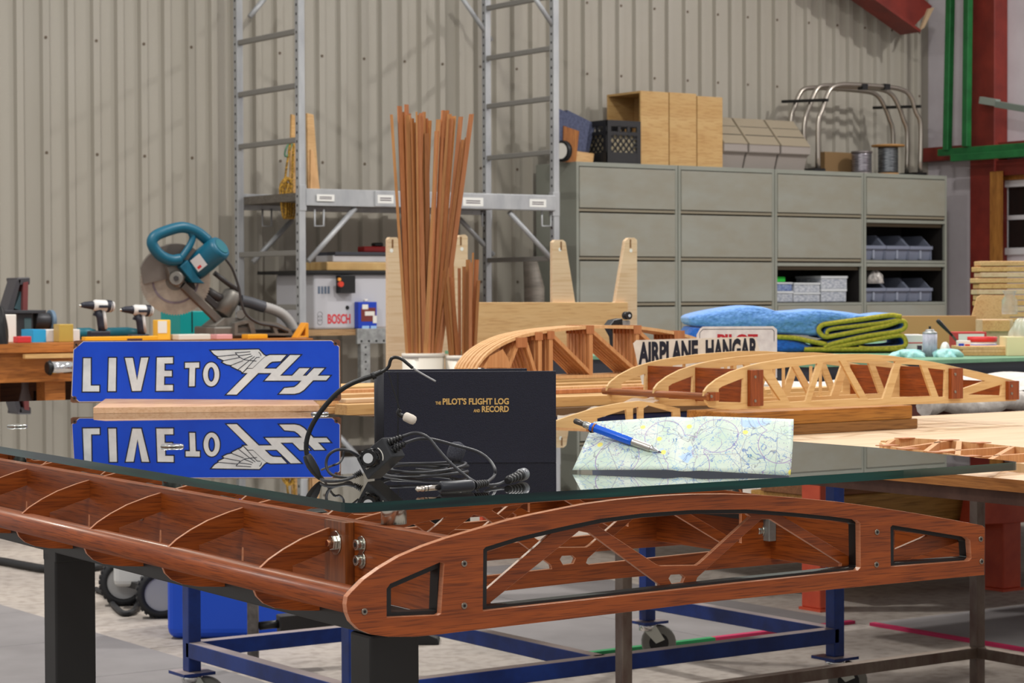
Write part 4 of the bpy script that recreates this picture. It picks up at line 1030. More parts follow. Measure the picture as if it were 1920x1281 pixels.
# ------------------------------------------------------------------ clamp and offcuts behind the truss ribs
kv = V1 - .03; kq = lambda x, y: pv(x, y, kv)
kc_ = thing('bar_clamp', 'grey bar clamp with a round black pad standing behind the truss ribs', 'clamp', (kq(1168, 640).x, kv, CZ))
MB().bb((kq(1160, 640).x, kv, CZ + .0005), (kq(1182, 640).x, kv+.012, kq(1170, 601).z)).build('clamp_bar', m_grey_steel, kc_, .002)
p = kq(1177, 592); MB().cyl(p - VY*.006, p + VY*.012, .0105, .0105, 20).build('clamp_pad', m_dark, kc_); MB().cyl(p - VY*.008, p - VY*.006, .004, .004, 12).build('pad_rivet', m_chrome, kc_)
MB().prism([kq(1143, 612), kq(1152, 600), kq(1168, 597), kq(1172, 640), kq(1158, 668), kq(1154, 632)], VY*.03).build('clamp_jaw', m_dark, kc_, .003)
MB().prism([kq(1193, 640), kq(1199, 588), kq(1219, 587), kq(1222, 604), kq(1214, 640)], VY*.03).solo('hardwood_offcut', wood('padauk', (150, 84, 54), (122, 62, 38), 'z', 3, 60, .5), 'reddish hardwood offcut standing on end behind the truss ribs', 'wood block', bevel=.001).location.z = CZ + .001
# ------------------------------------------------------------------ padded table beyond the plywood table
m_fleece = mat('white_fleece', (214, 208, 202), .95, 0, (190, 184, 178), (40, 40, 40), bump=.8)
pt = thing('padded_table', 'low table covered with white fleece behind the tail of the wing section', 'table', (5.0, 4.42, 0))
pu0, pu1, pv0, pv1, pzz = 4.04, 6.2, 3.98, 4.86, .713
MB().grid(lambda u, v: V((pu0 + (pu1-pu0)*u, pv0 + (pv1-pv0)*v, pzz + .006*sin(23*u)*sin(7*v) + .004*sin(41*u + 3*v))), 60, 16).build('fleece_top', m_fleece, pt)
L = [V((pu0 + (pu1-pu0)*i/60, pv0 - .01 + .008*sin(i*1.3), pzz - .03 + .007*sin(i*.9))) for i in range(61)]
MB().tube(L, [.024 + .006*sin(i*2.1) for i in range(61)], 10).build('fleece_roll', mat('grey_fleece', (206, 200, 194), .95, 0, (176, 168, 162), (50, 50, 50), bump=.8), pt)
MB().bb((pu0+.02, pv0+.02, pzz-.11), (pu1-.02, pv1-.02, pzz-.012)).build('table_frame', mat('dark_red_frame', (92, 44, 34), .6), pt)
for u in (pu0+1.5, pu1-.08):
    for v in (pv0+.06, pv1-.08): MB().bb((u-.03, v-.03, 0), (u+.03, v+.03, pzz-.11)).build('leg', mat('dark_red_frame', (92, 44, 34), .6), pt)
# ------------------------------------------------------------------ green topped bench with orange legs
GB = .76; gu0, gu1, gv0, gv1 = 4.55, 7.6, 4.93, 6.95
m_or = mat('orange_paint', (206, 84, 52), .5, 0, (186, 68, 42), (10, 10, 10))
gb = thing('work_bench', 'green topped bench with thick orange steel legs behind the plywood table', 'bench', (6, 5.9, 0))
MB().bb((gu0, gv0, GB-.012), (gu1, gv1, GB)).build('green_top', mat('green_cutting_top', (116, 160, 128), .5, 0, (96, 138, 110), (6, 6, 6)), gb)
MB().bb((gu0+.01, gv0+.008, GB-.09), (gu1-.01, gv1-.01, GB-.0122)).build('apron', mat('dark_apron', (44, 46, 56), .5), gb)
q1, q2 = pz(1557, 1146, 0), pz(1898, 1108, 0)
for p in (q1, q2, V((q1.x, gv1-.15, 0)), V((gu1-.2, q2.y, 0)), V((gu1-.2, gv1-.15, 0))):
    MB().bb((p.x-.042, p.y, 0.008), (p.x+.042, p.y+.084, GB-.09)).build('leg', m_or, gb, .004)
    MB().bb((p.x-.048, p.y-.006, 0), (p.x+.048, p.y+.09, .008)).build('foot_plate', m_or, gb)
a = pv(1848, 986, q2.y - .01); b = pv(1848, 950, q2.y - .01)
MB().prism([V((a.x, q2.y-.012, b.z+.06)), V((a.x-.03, q2.y-.012, a.z+.005)), V((q2.x-.02, q2.y-.012, a.z)), V((q2.x+1.4, q2.y-.012, a.z)), V((q2.x+1.4, q2.y-.012, b.z+.06))], VY*.09).build('lower_beam', m_or, gb, .003)
m_shelfw = wood('shelf_pine', (196, 150, 78), (172, 124, 56), 'x', 2, 30, .6)
for k in range(3):
    MB().bb((q1.x+.06, gv0+.12+k*.22, .195), (q2.x+.02, gv0+.32+k*.22, .23)).build('shelf_plank', m_shelfw, gb, .002)
sa, sb = pv(1590, 985, gv0+.10), pv(1812, 905, gv0+.10)
MB().bb((q1.x+.08, gv0+.13, .2305), (q1.x+.70, gv0+.5, .335)).solo('timber_offcut', m_shelfw, 'big yellow timber block on the shelf under the green bench', 'wood block', bevel=.003)
MB().bb((q1.x+.07, gv0+.16, .336), (q1.x+.60, gv0+.44, .38)).solo('timber_offcut', wood('brown_offcut', (146, 98, 60), (118, 74, 42), 'x', 2, 40, .6), 'brown plank on the yellow timber block under the bench', 'wood block', bevel=.002)

# folded moving blankets
m_lb = mat('quilted_light_blue', (104, 152, 214), .85, 0, (84, 132, 200), (90, 90, 90), (.35, .6), 3, 1.0, (38, 38, 60), sheen=.3, bdist=.012)
m_db = mat('quilted_blue', (22, 96, 186), .85, 0, (16, 78, 164), (90, 90, 90), (.35, .6), 3, 1.0, (38, 38, 60), sheen=.3, bdist=.012)
m_yg = mat('yellow_green_binding', (172, 162, 50), .9, 0, (136, 128, 36), (120, 120, 120), bump=.5)
ZBK = 7.75
def bkp(x, y, d=0): return pd(x, y, ZBK + d)
def fold(parent, L, m_sheet, depth=.34, thick=.016, yr=.0085, zmin=GB+.014, edge=True):
    P = [bkp(p.x, p.y) for p in crom([(x, y, 0) for x, y in L], 4)]
    for p in P: p.z = max(p.z, zmin)
    n = len(P); mb = MB()
    mb.grid(lambda u, v: P[min(n-1, int(round(u*(n-1))))] + HF*(.012 + depth*v), n-1, 3)
    o = mb.build('folded_layer', m_sheet, parent); md = o.modifiers.new('thick', 'SOLIDIFY'); md.thickness = thick; md.offset = 0
    if edge: MB().tube(P, yr, 8).build('binding', m_yg, parent)
def slab(parent, L, m_, depth, nm, k=4):
    P = crom([(x, y, 0) for x, y in L], k, True); P = [bkp(p.x, p.y, .0) for p in P]
    for p in P: p.z = max(p.z, GB + .002)
    mb = MB(); n = len(P); c = sum(P, V((0, 0, 0)))/n
    rows = [(.0, .0), (.012, .92), (.03, .985), (.055, 1.0), (depth, 1.0), (depth+.03, .93)]
    vs = []
    for d, s_ in rows: vs += [c + (p-c)*s_ + HF*d if s_ > 0 else c + (p-c)*.80 + HF*d for p in P]
    fs = [(i*n+j, i*n+(j+1) % n, (i+1)*n+(j+1) % n, (i+1)*n+j) for i in range(len(rows)-1) for j in range(n)]
    mb.add(vs, fs, True); mb.f.append(tuple(range(n))[::-1]); mb.sm.append(True); mb.f.append(tuple((len(rows)-1)*n + j for j in range(n))); mb.sm.append(True)
    mb.build(nm, m_, parent, weld=True)
bt = thing('moving_blanket', 'light blue quilted moving blanket with yellow-green edging, top of the folded pile', 'blanket', tuple(pz(1500, 664, GB)))
slab(bt, [(1291,601),(1300,591),(1350,580),(1400,573.5),(1432,576),(1462,584),(1500,583),(1535,580.5),(1580,584),(1625,590),(1680,592),(1640,598),(1560,606),(1538,615),(1538,629),(1500,629),(1440,626),(1370,621),(1305,613)], m_lb, .36, 'quilted_body')
fold(bt, [(1690,594),(1668,591.5),(1620,598),(1560,606),(1541,610),(1535,620),(1545,631),(1562,630),(1610,621),(1660,611),(1688,602),(1697,605),(1696,615),(1680,622),(1620,631),(1560,645),(1545,652)], m_lb)
fold(bt, [(1550,628),(1556,618),(1600,612),(1650,606),(1685,600),(1692,604)], m_lb, yr=.007)
bl2 = thing('moving_blanket', 'dark blue moving blanket with yellow-green folds under the light blue one', 'blanket', tuple(pz(1510, 668, GB)))
slab(bl2, [(1292,620),(1310,614),(1400,628),(1450,634),(1500,640),(1530,652),(1515,660),(1450,662),(1300,662),(1288,640)], m_db, .34, 'quilted_body')
fold(bl2, [(1455,632),(1490,634),(1520,640),(1550,646)], m_db, depth=.3)
fold(bl2, [(1545,656),(1580,648),(1640,637),(1685,629),(1697,636),(1697,648),(1680,652),(1630,654),(1610,652)], m_db)
fold(bl2, [(1508,655),(1530,658),(1560,661),(1600,657),(1650,660),(1690,657),(1692,663),(1660,668)], m_db)

# ------------------------------------------------------------------ clutter on the green bench
def onb(x, y): return pz(x, y, GB)
def cyl_thing(nm, lb, cat, x0, x1, yt, yb, parts, Z=None, z0=None):
    """turned thing standing where its base shows; parts = [(name, material, [(r fraction, h fraction)...])]"""
    b = pd((x0+x1)/2, yb, Z) if Z else onb((x0+x1)/2, yb)
    if z0 is not None: b.z = z0
    d = (b - C0).dot(CF); r = (x1-x0)/2/FPX*d; h = (yb-yt)/FPX*d
    t = thing(nm, lb, cat, (b.x, b.y, b.z + .0004))
    for pn_, m_, pr in parts: MB().lathe([(r*a, .0004 + h*c) for a, c in pr], b, UP, 24).build(pn_, m_, t)
    return t, b, r, h
m_can = mat('grey_can_print', (176, 176, 190), .5, 0, (150, 150, 166), (200, 200, 60))
cyl_thing('spray_can', 'silver grey aerosol spray can with black nozzle beside the blankets', 'spray can', 1730, 1757, 612, 669, [('can_body', m_can, [(1, 0), (1, .76)]), ('can_collar', m_grey_steel, [(1.03, .76), (1.03, .78), (.9, .81), (.62, .84), (.62, .88), (.4, .90)]), ('nozzle', m_dark, [(.16, .88), (.16, .97), (.2, .98), (.14, 1)])])
m_teal = mat('teal_tissue', (176, 216, 212), .9, 0, (140, 196, 196), (60, 60, 60), bump=.6)
def lump(nm, lb, cat, m_, x, y, w_, h_, d_, seed=1, n=18, z0=None, Z=None, amp=.16):
    b = pd(x, y, Z) if Z else onb(x, y)
    if z0 is not None: b.z = z0
    d = (b-C0).dot(CF); W = w_/FPX*d/2; H = h_/FPX*d; mb = MB(); r_ = random.Random(seed)
    ph = [r_.uniform(0, 6.28) for _ in range(8)]
    def fn(u, v):
        t = 2*pi*u; q = v*pi/2; k = 1 + amp*(sin(3*t+ph[0])*cos(2*q+ph[1]) + .7*sin(7*t+ph[2]+3*q) + .5*sin(11*t+ph[3])*sin(5*q+ph[4]))
        return b + HR*(W*k*cos(q)*cos(t)) + HF*(d_/2*k*cos(q)*sin(t)) + UP*(.0006 + H*sin(q)*(1 + .2*sin(5*t+ph[5])*cos(q)))
    mb.grid(fn, n*2, n//2); return mb.solo(nm, m_, lb, cat, weld=True)
lump('cleaning_rag', 'crumpled pale teal rag beside the spray can, next to the blankets', 'rag', m_teal, 1703, 669.5, 62, 14, .10, 3, amp=.3)
lump('cleaning_rag', 'crumpled pale teal rag to the right of the spray can', 'rag', m_teal, 1778, 669.5, 50, 15, .08, 5, amp=.3)
lump('paper_towel', 'white crumpled paper tissue peaking behind the teal rag', 'tissue', mat('tissue_white', (228, 226, 222), .9), 1772, 664, 18, 22, .05, 8, amp=.1)
def bxt(nm, lb, cat, m_, x0, x1, yt, yb, dep, parts=None, Z=None, z0=None, bevel=.002, rz=None, group=None):
    """box standing with its front face on the line of sight; width/height from the photo, depth in metres"""
    b0_ = pd(x0, yb, Z) if Z else onb(x0, yb)
    d = (b0_-C0).dot(CF); b1_ = pd(x1, yb, d); t1 = pd(x0, yt, d)
    z = z0 if z0 is not None else b0_.z
    H = t1.z - b0_.z; W = (b1_-b0_).length
    c = (b0_+b1_)/2
    t = thing(nm, lb, cat, (c.x, c.y, z + .0004), 0, group)
    fr = lambda s_, h_, o_=0: V((c.x, c.y, 0)) + HR*((s_-.5)*W) - HF*o_ + UP*(z + .0004 + H*h_)
    MB().frame(fr(.5, .5, -dep/2), HR, HF, UP, W, dep, H).build('body', m_, t, bevel)
    for nm2, m2, s0_, s1_, h0_, h1_, o_ in (parts or []):
        p = fr((s0_+s1_)/2, (h0_+h1_)/2, o_/2 - .0); MB().frame(p, HR, HF, UP, W*abs(s1_-s0_), max(.0006, abs(o_)), H*abs(h1_-h0_)).build(nm2, m2, t)
    return t, fr
m_wpl = mat('tub_white', (224, 220, 216), .45); m_rl = mat('label_red', (200, 44, 48), .5); m_bl = mat('label_blue', (22, 64, 190), .5); m_dl = mat('label_dark', (60, 40, 60), .5)
bxt('white_case', 'white long box with a red stripe behind the spray can', 'box', m_wpl, 1698, 1737, 624, 657, .16, [('stripe', m_rl, 0, 1, .52, .58, .001), ('dark_label', m_dl, .55, .78, 0, .4, .0012)], Z=7.8, z0=GB)
cyl_thing('filler_tub', 'white tub with red rim and blue label, lower tub on the bench', 'tub', 1815, 1868, 628, 661, [('tub_body', m_wpl, [(.9, 0), (1, .72)]), ('tub_label', m_bl, [(1.0, .2), (1.02, .22), (1.02, .55), (1.0, .57)]), ('tub_rim', m_rl, [(1.04, .72), (1.04, 1), (.1, 1)])], Z=7.55, z0=GB)
bxt('label_card', 'blue and white printed carton in front of the red box', 'carton', m_wpl, 1796, 1820, 634, 662, .03, [('print', m_bl, .05, .48, .1, .8, .001), ('print', m_rl, .55, .95, .05, .75, .001)], Z=7.42, z0=GB)
bxt('red_box', 'red and white cardboard box standing behind the tubs', 'box', mat('carton_red', (186, 56, 56), .6), 1790, 1850, 612, 648, .10, [('white_band', m_wpl, .12, .92, .55, .9, .001), ('blue_print', m_bl, .2, .75, .18, .42, .0012)], Z=7.95, z0=GB)
mb = MB(); a, b = pd(1757, 600, 7.6), pd(1786, 630, 7.6)
br_ = thing('paint_brush', 'black handled brush slanting above the red box', 'brush', tuple(b))
MB().tube([a, a + (b-a)*.1, a + (b-a)*.6, b], [.006, .008, .006, .004], 10).build('handle', m_dark, br_); MB().beam(b, b + (b-a)*.35 - UP*.004, .02, .006).build('bristles', mat('bristle', (90, 80, 70), .9), br_)
for k, (x0, x1, y, m_, lb) in enumerate(((1800, 1893, 668, pine, 'tan board at the bottom of the small pile on the green bench'), (1806, 1895, 662, cedar_l, 'reddish board in the middle of the small pile on the green bench'), (1802, 1897, 657, ply, 'light board on top of the small pile on the green bench'))):
    c0_ = onb(1848, 668); W = (x1-x0)/FPX*7.1
    MB().frame(c0_ + HR*((x0+x1)/2-1848)/FPX*7.1 + HF*.10 + UP*(.006 + k*.0105), HR, HF, UP, W, .16, .010).solo('small_board', m_, lb, 'board', 'pile of small boards on the green bench', bevel=.001)
# tissue box and bag
tx, fr = bxt('tissue_box', 'pale yellow box at the right edge of the green bench', 'box', mat('pale_yellow_card', (222, 210, 164), .6), 1889, 1935, 632, 668, .12)
p = fr(.6, 1, -.05)
lump('plastic_bag', 'clear crumpled plastic bag sitting on the pale yellow box', 'bag', mat('bag_film', (220, 214, 202), .3, 0, trans=.5, alpha=.75, spec=.6), 1918, 632, 46, 34, .1, 11, Z=(p-C0).dot(CF), z0=p.z, amp=.12)
# tilted plywood offcut, blocks, clear jug
mb = MB(); dz = 8.33
P = [pd(x, y, dz) for x, y in ((1812,607),(1832,558),(1840,553),(1900,555),(1888,607))]; lo_ = min(p.z for p in P)
P2 = [V((p.x, p.y, p.z)) for p in P]; P2[0] = pd(1806, 640, dz); P2[-1] = pd(1884, 640, dz); 
for i in (0, -1): P2[i].z = GB + .001
mb.prism(P2, HF*.012).solo('plywood_offcut', ply, 'plywood offcut leaning on edge behind the tubs on the bench', 'board', bevel=.001)
bxt('pine_block', 'squared pine block stack in front of the lumber pile', 'wood block', ply_pale, 1842, 1900, 590, 647, .12, [('top_block', pine, 0, .85, .62, .97, .02)], Z=8.12, z0=GB)
jug, b, r, h = cyl_thing('clear_jug', 'clear plastic jug standing on the pine blocks before the lumber', 'jug', 1878, 1908, 546, 590, [('jug_body', mat('clear_plastic', (216, 212, 206), .15, 0, trans=.7, alpha=.6, spec=.6), [(.95, 0), (1, .1), (.98, .6), (.6, .78), (.9, .98), (.88, 1)])], Z=8.18)
jug.location.z = b.z + .002
# lumber pile at the right
lm = thing('x', None, None); bpy.data.objects.remove(lm)
rows = [(1838, 490), (1833, 500), (1838, 512), (1830, 518), (1836, 530), (1832, 537), (1836, 549), (1835, 557), (1838, 568), (1836, 577), (1840, 588), (1836, 598), (1838, 608), (1836, 618), (1838, 628)]
rows.reverse(); zc = GB + .001; Zl = 8.7
nm_ = ['bottom', 'second', 'third', 'fourth', 'fifth', 'sixth', 'seventh', 'eighth', 'ninth', 'tenth', 'eleventh', 'twelfth', 'thirteenth', 'fourteenth', 'topmost']
zt_ = pd(1850, 489, Zl).z; hh = (zt_ - zc)/len(rows)
for k, (x, y) in enumerate(rows):
    p = pd(x, 600, Zl); e0 = V((p.x, p.y, zc + hh*(k+.5)))
    dirv = (UX*.97 - VY*.05).normalized()
    MB().beam(e0 + HF*.06, e0 + HF*.06 + HR*.9 + UP*0, .12, hh*.86).solo('lumber_board', (ply_pale, pine, ply)[k % 3], ('pale board at the bottom of the lumber pile by the window' if k == 0 else 'pale board on top of the lumber pile under the window' if k == 14 else 'pale board, %s from the bottom of the lumber pile' % nm_[k]), 'board', 'lumber pile by the window', bevel=.003)
bxt('carton_flap', 'tan cardboard sheet behind the white case on the bench', 'cardboard', mat('cardboard', (186, 142, 92), .8), 1690, 1830, 598, 660, .02, Z=8.3, z0=GB)
# ------------------------------------------------------------------ steel cabinets
FV = 11.26
cab_m = mat('grey_green_cabinet', (142, 145, 136), .45, 0, (132, 134, 124), (3, 3, 3), (.3, .7), 5)
cab_d = mat('cabinet_door', (146, 148, 140), .45, 0, (138, 134, 120), (2.5, 2.5, 6), (.3, .7), 6)
m_in_shade = mat('cabinet_inside_shade', (24, 20, 18), .7)  # near-black colour paints in the shade of the open compartments
ux = lambda x, v=FV: cartp(x, v)
edges = [ux(1081), ux(1272), ux(1453), ux(1620), ux(1776)]
zc_ = lambda y: pv(1083, y, FV).z
ztop = zc_(303); rows_ = [zc_(311), zc_(397), zc_(488), zc_(575), zc_(664), .10]
cabs = []
clab = ['grey steel filing cabinet at the left end of the row, under the black crate', 'grey steel filing cabinet under the plywood boxes, second of the row', 'grey steel filing cabinet with one open compartment of clear boxes', 'grey steel filing cabinet with two open compartments of grey bins']
opened = {(2, 2), (3, 1), (3, 2)}
CD = .44
for i in range(4):
    a, b = edges[i] + .003, edges[i+1] - .003
    c = thing('filing_cabinet', clab[i], 'cabinet', ((a+b)/2, FV+CD/2, 0), 0, 'row of grey filing cabinets'); cabs.append(c)
    t = .02
    for p0, p1, n in (((a, FV, 0), (a+t, FV+CD, ztop), 'side_panel'), ((b-t, FV, 0), (b, FV+CD, ztop), 'side_panel'), ((a+t, FV, ztop-.028), (b-t, FV+CD, ztop), 'top_panel'), ((a+t, FV+CD-.01, .05), (b-t, FV+CD, ztop-.028), 'back_panel'), ((a+t, FV+.01, 0), (b-t, FV+CD-.01, .09), 'plinth')):
        MB().bb(p0, p1).build(n, cab_m if n != 'back_panel' else m_in_shade, c, .002)
    for r in range(5):
        z1, z0 = rows_[r], rows_[r+1]
        if (i, r) in opened:
            MB().bb((a+t, FV+.004, z0), (b-t, FV+CD-.011, z0+.018)).build('shelf', m_in_shade, c)
            MB().bb((a+t, FV-.002, z0-.004), (b-t, FV+.02, z0+.014)).build('shelf_lip', cab_m, c, .002)
            MB().bb((a+t, FV-.004, z1-.030), (b-t, FV+.02, z1-.008)).build('raised_door_edge', cab_m, c, .002)
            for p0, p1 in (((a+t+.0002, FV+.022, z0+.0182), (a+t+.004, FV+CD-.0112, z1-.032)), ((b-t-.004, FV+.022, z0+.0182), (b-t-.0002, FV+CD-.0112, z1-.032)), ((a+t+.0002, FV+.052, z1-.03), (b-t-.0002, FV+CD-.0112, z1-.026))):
                MB().bb(p0, p1).build('shade_lining', m_in_shade, c)  # added dark sheets, painted shade over the pale inner sides and ceiling
            MB().bb((a+t, FV+.03, z1-.055), (b-t, FV+.05, z1-.020)).build('inner_rail', mat('inner_rail', (96, 84, 66), .6), c)
        else:
            MB().bb((a+t+.003, FV-.004, z0+.026), (b-t-.003, FV+.016, z1-.006)).build('door', cab_d, c, .003)
            MB().bb((a+t, FV+.004, z0+.004), (b-t, FV+.016, z0+.020)).build('handle_rail', mat('handle_rail', (134, 126, 108), .5), c, .002)
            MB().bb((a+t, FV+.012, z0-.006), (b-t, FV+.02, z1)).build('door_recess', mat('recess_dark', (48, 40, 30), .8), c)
# grey storage bins in the open compartments
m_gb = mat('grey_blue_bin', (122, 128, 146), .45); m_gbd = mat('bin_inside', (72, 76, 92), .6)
def bin_row(c_i, r, n, lbs):
    a, b = edges[c_i] + .03, edges[c_i] + (edges[c_i+1]-edges[c_i])*.88; z0 = rows_[r+1] + .0185; w_ = (b-a)/n; H = (rows_[r]-rows_[r+1])*.30
    for k in range(n):
        x0, x1 = a + k*w_ + .004, a + (k+1)*w_ - .004; xm = (x0+x1)/2
        t = thing('storage_bin', lbs[k], 'bin', (xm, FV+.16, z0), 0, 'grey storage bins in the cabinets')
        f, bk_ = FV+.055, FV+.36
        MB().prism([V((x0+.008, f+.02, z0)), V((x1-.008, f+.02, z0)), V((x1, f, z0+H)), V((x0, f, z0+H))], VY*.006).build('bin_front', m_gb, t)
        for x in (x0, x1-.006):
            MB().prism([V((x, f, z0+.002)), V((x, bk_, z0+.002)), V((x, bk_, z0+H*1.9)), V((x, f+.10, z0+H*1.9)), V((x, f, z0+H))], UX*.006).build('bin_side', m_gb, t)
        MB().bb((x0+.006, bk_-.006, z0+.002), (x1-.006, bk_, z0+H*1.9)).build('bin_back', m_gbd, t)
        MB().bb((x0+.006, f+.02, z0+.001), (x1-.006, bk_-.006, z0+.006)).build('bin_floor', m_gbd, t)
        MB().bb((x0-.002, f-.012, z0+H*.82), (x1+.002, f+.004, z0+H*1.08)).build('bin_lip', m_gb, t, .002)
        MB().bb((xm-.008, f-.002, z0+.01), (xm+.008, f+.02, z0+H*.8)).build('bin_rib', mat('bin_rib', (150, 156, 172), .45), t)
pos = ['left', 'middle', 'right']
bin_row(3, 1, 3, ['grey plastic bin, %s of the three in the upper open compartment' % p for p in pos])
bin_row(3, 2, 3, ['grey plastic bin, %s of the three in the lower open compartment' % p for p in pos])
m_clr = mat('clear_case', (196, 200, 206), .25, 0, (150, 156, 170), (40, 40, 120), (.4, .6), 2)
a, b = edges[2] + .03, edges[3] - .04; z0 = rows_[3] + .0185
for k, (s0_, s1_, z_, h_, m_, lb) in enumerate(((0, .27, 0, .075, m_clr, 'clear parts case lying lowest at the left of the open compartment'), (0, .26, .0755, .06, mat('clear_case_blue', (150, 168, 196), .3, 0, (70, 90, 150), (60, 60, 60)), 'blue filled parts case on top of the left clear case'), (.28, .60, 0, .066, m_clr, 'clear parts case at the bottom of the middle pile in the open compartment'), (.29, .60, .0665, .066, m_clr, 'clear parts case on top of the middle pile in the open compartment'), (.62, .93, 0, .09, m_clr, 'clear parts case at the bottom of the right pile in the open compartment'), (.62, .94, .0905, .09, m_clr, 'clear parts case on top of the right pile in the open compartment'))):
    x0, x1 = a + (b-a)*s0_, a + (b-a)*s1_
    t = thing('parts_case', lb, 'case', ((x0+x1)/2, FV+.2, z0+z_), 0, 'clear parts cases')
    MB().bb((x0, FV+.08, z0+z_+.0004), (x1, FV+.34, z0+z_+h_*.8)).build('case_body', m_, t, .003)
    MB().bb((x0-.004, FV+.075, z0+z_+h_*.8), (x1+.004, FV+.345, z0+z_+h_)).build('case_lid', mat('case_lid', (206, 210, 214), .3), t, .002)
MB().bb((a+.02, FV+.10, z0+.1362), (a+.16, FV+.22, z0+.175)).solo('green_pouch', mat('green_plastic', (40, 190, 60), .4), 'bright green plastic item on the blue filled parts case', 'pouch', bevel=.01)
lump('plastic_bag', 'crumpled clear bag heaped on the lower left grey bin', 'bag', mat('bag_grey', (190, 184, 178), .3, 0, (120, 116, 116), (30, 30, 30), bump=.6), 1638, 546, 36, 26, .12, 21, Z=15.62, z0=rows_[3]+.016+.13)

# ------------------------------------------------------------------ things on top of the cabinets
ZT = ztop + .0004
def tv(x, y, v): return pv(x, y, v)
# carpeted mechanic's dolly standing on edge, with its wheel
dv_ = FV + .10
dl = thing('carpet_dolly', 'blue carpeted plywood dolly standing on edge with a white wheel', 'dolly', tuple(V((ux(1085), dv_, ZT))))
m_carp = mat('blue_carpet', (86, 92, 118), .95, 0, (66, 70, 92), (60, 60, 60), bump=.6)
P = [tv(x, y, dv_) for x, y in ((1047,203),(1107,229),(1098,285),(1050,300))]; P[3].z = ZT + .002
MB().prism(P, VY*.05).build('carpet_board', m_carp, dl, .004)
P = [tv(x, y, dv_+.07) for x, y in ((1064,206),(1116,232),(1104,289),(1062,296))]; MB().prism(P, VY*.05).build('carpet_board', m_carp, dl, .004)
P = [tv(x, y, dv_-.008) for x, y in ((1057,236),(1086,246),(1080,300),(1055,300))]; P[2].z = P[3].z = ZT
MB().prism(P, VY*.006).build('plywood_face', wood('orange_ply', (166, 106, 48), (136, 80, 34), 'z', 3, 30, .6), dl)
P = [tv(x, y, dv_-.004) for x, y in ((1078,283),(1114,288),(1112,302),(1078,301))]; P[2].z = P[3].z = ZT; MB().prism(P, VY*.10).build('base_block', ply, dl)
wc = tv(1055, 278, dv_ - .03); wr_ = (299-259)/2/FPX*(wc-C0).dot(CF); wc.z = ZT + wr_
wd = (-HF*.75 - HR*.66).normalized()
o = MB().lathe([(wr_*.75, -.018), (wr_, -.014), (wr_, .014), (wr_*.75, .018), (wr_*.72, .006)], wc, wd, 28).build('wheel_tyre', m_dark, dl)
MB().lathe([(.0005, -.006), (wr_*.25, -.004), (wr_*.3, -.001), (wr_*.74, .004), (wr_*.74, .014)], wc + wd*.004, wd, 28).build('wheel_hub', m_white, o)
# milk crate built from bars
m_crate = mat('crate_black', (34, 34, 36), .5)
cr_ = thing('milk_crate', 'black plastic lattice milk crate on the left cabinet', 'crate', (ux(1165), FV+.16, ZT))
cw1 = ux(1202, FV+.03) - .012; cw0 = cw1 - .27; cy0, cy1 = FV+.02, FV+.30; ch = tv(1208, 229, FV+.04).z - ZT; ch = max(ch, .24)
def wall_bars(o_, ex, W, nrm, nm):
    mb = MB(); t = .012
    for z0_, z1_ in ((0, .07), (ch*.66, ch*.74), (ch*.86, ch)):
        mb.frame(o_ + ex*W/2 + UP*((z0_+z1_)/2), ex, nrm, UP, W, t, z1_-z0_)
    for s_ in (0, 1): mb.frame(o_ + ex*(s_*(W-.03)+.015) + UP*ch/2, ex, nrm, UP, .03, t*1.1, ch)
    n = 6; a_, b_ = .07, ch*.66
    for k in range(-4, n+5):
        for sg_ in (1, -1):
            x0_ = W*k/n; x1_ = x0_ + (b_-a_)*sg_*.9
            if sg_ < 0: x0_, x1_ = x1_ + 0, x0_
            A, B = (x0_, a_), (x1_, b_)
            if sg_ < 0: A, B = (x1_, a_), (x0_, b_)
            # clip to the panel
            (xa, za), (xb, zb2) = A, B
            sl = (xb-xa)/(zb2-za)
            pts_ = []
            for (x_, z_) in ((xa, za), (xb, zb2)):
                if x_ < .02: z_ = za + (.02-xa)/sl; x_ = .02
                if x_ > W-.02: z_ = za + (W-.02-xa)/sl; x_ = W-.02
                pts_.append((x_, z_))
            (xa, za), (xb, zb2) = pts_
            if a_-.001 <= min(za, zb2) and max(za, zb2) <= b_+.001 and abs(za-zb2) > .01: mb.beam(o_ + ex*xa + UP*za, o_ + ex*xb + UP*zb2, .009, .007, nrm)
    mb.frame(o_ + ex*W*.36 + UP*ch*.80, ex, nrm, UP, W*.08, t, ch*.14); mb.frame(o_ + ex*W*.64 + UP*ch*.80, ex, nrm, UP, W*.08, t, ch*.14)
    mb.build(nm, m_crate, cr_)
wall_bars(V((cw0, cy0, ZT)), UX, cw1-cw0, VY, 'crate_side'); wall_bars(V((cw0, cy1, ZT)), UX, cw1-cw0, VY, 'crate_side')
wall_bars(V((cw0, cy0, ZT)), VY, cy1-cy0, UX, 'crate_side'); wall_bars(V((cw1, cy0, ZT)), VY, cy1-cy0, UX, 'crate_side')
MB().bb((cw0, cy0, ZT), (cw1, cy1, ZT+.008)).build('crate_floor', m_crate, cr_)
MB().bb((cw0+.02, cy0+.02, ZT+.009), (cw1-.02, cy1-.02, ZT+ch*.72)).solo('carton', mat('beige_carton', (206, 192, 160), .8), 'beige carton packed inside the black milk crate', 'carton')
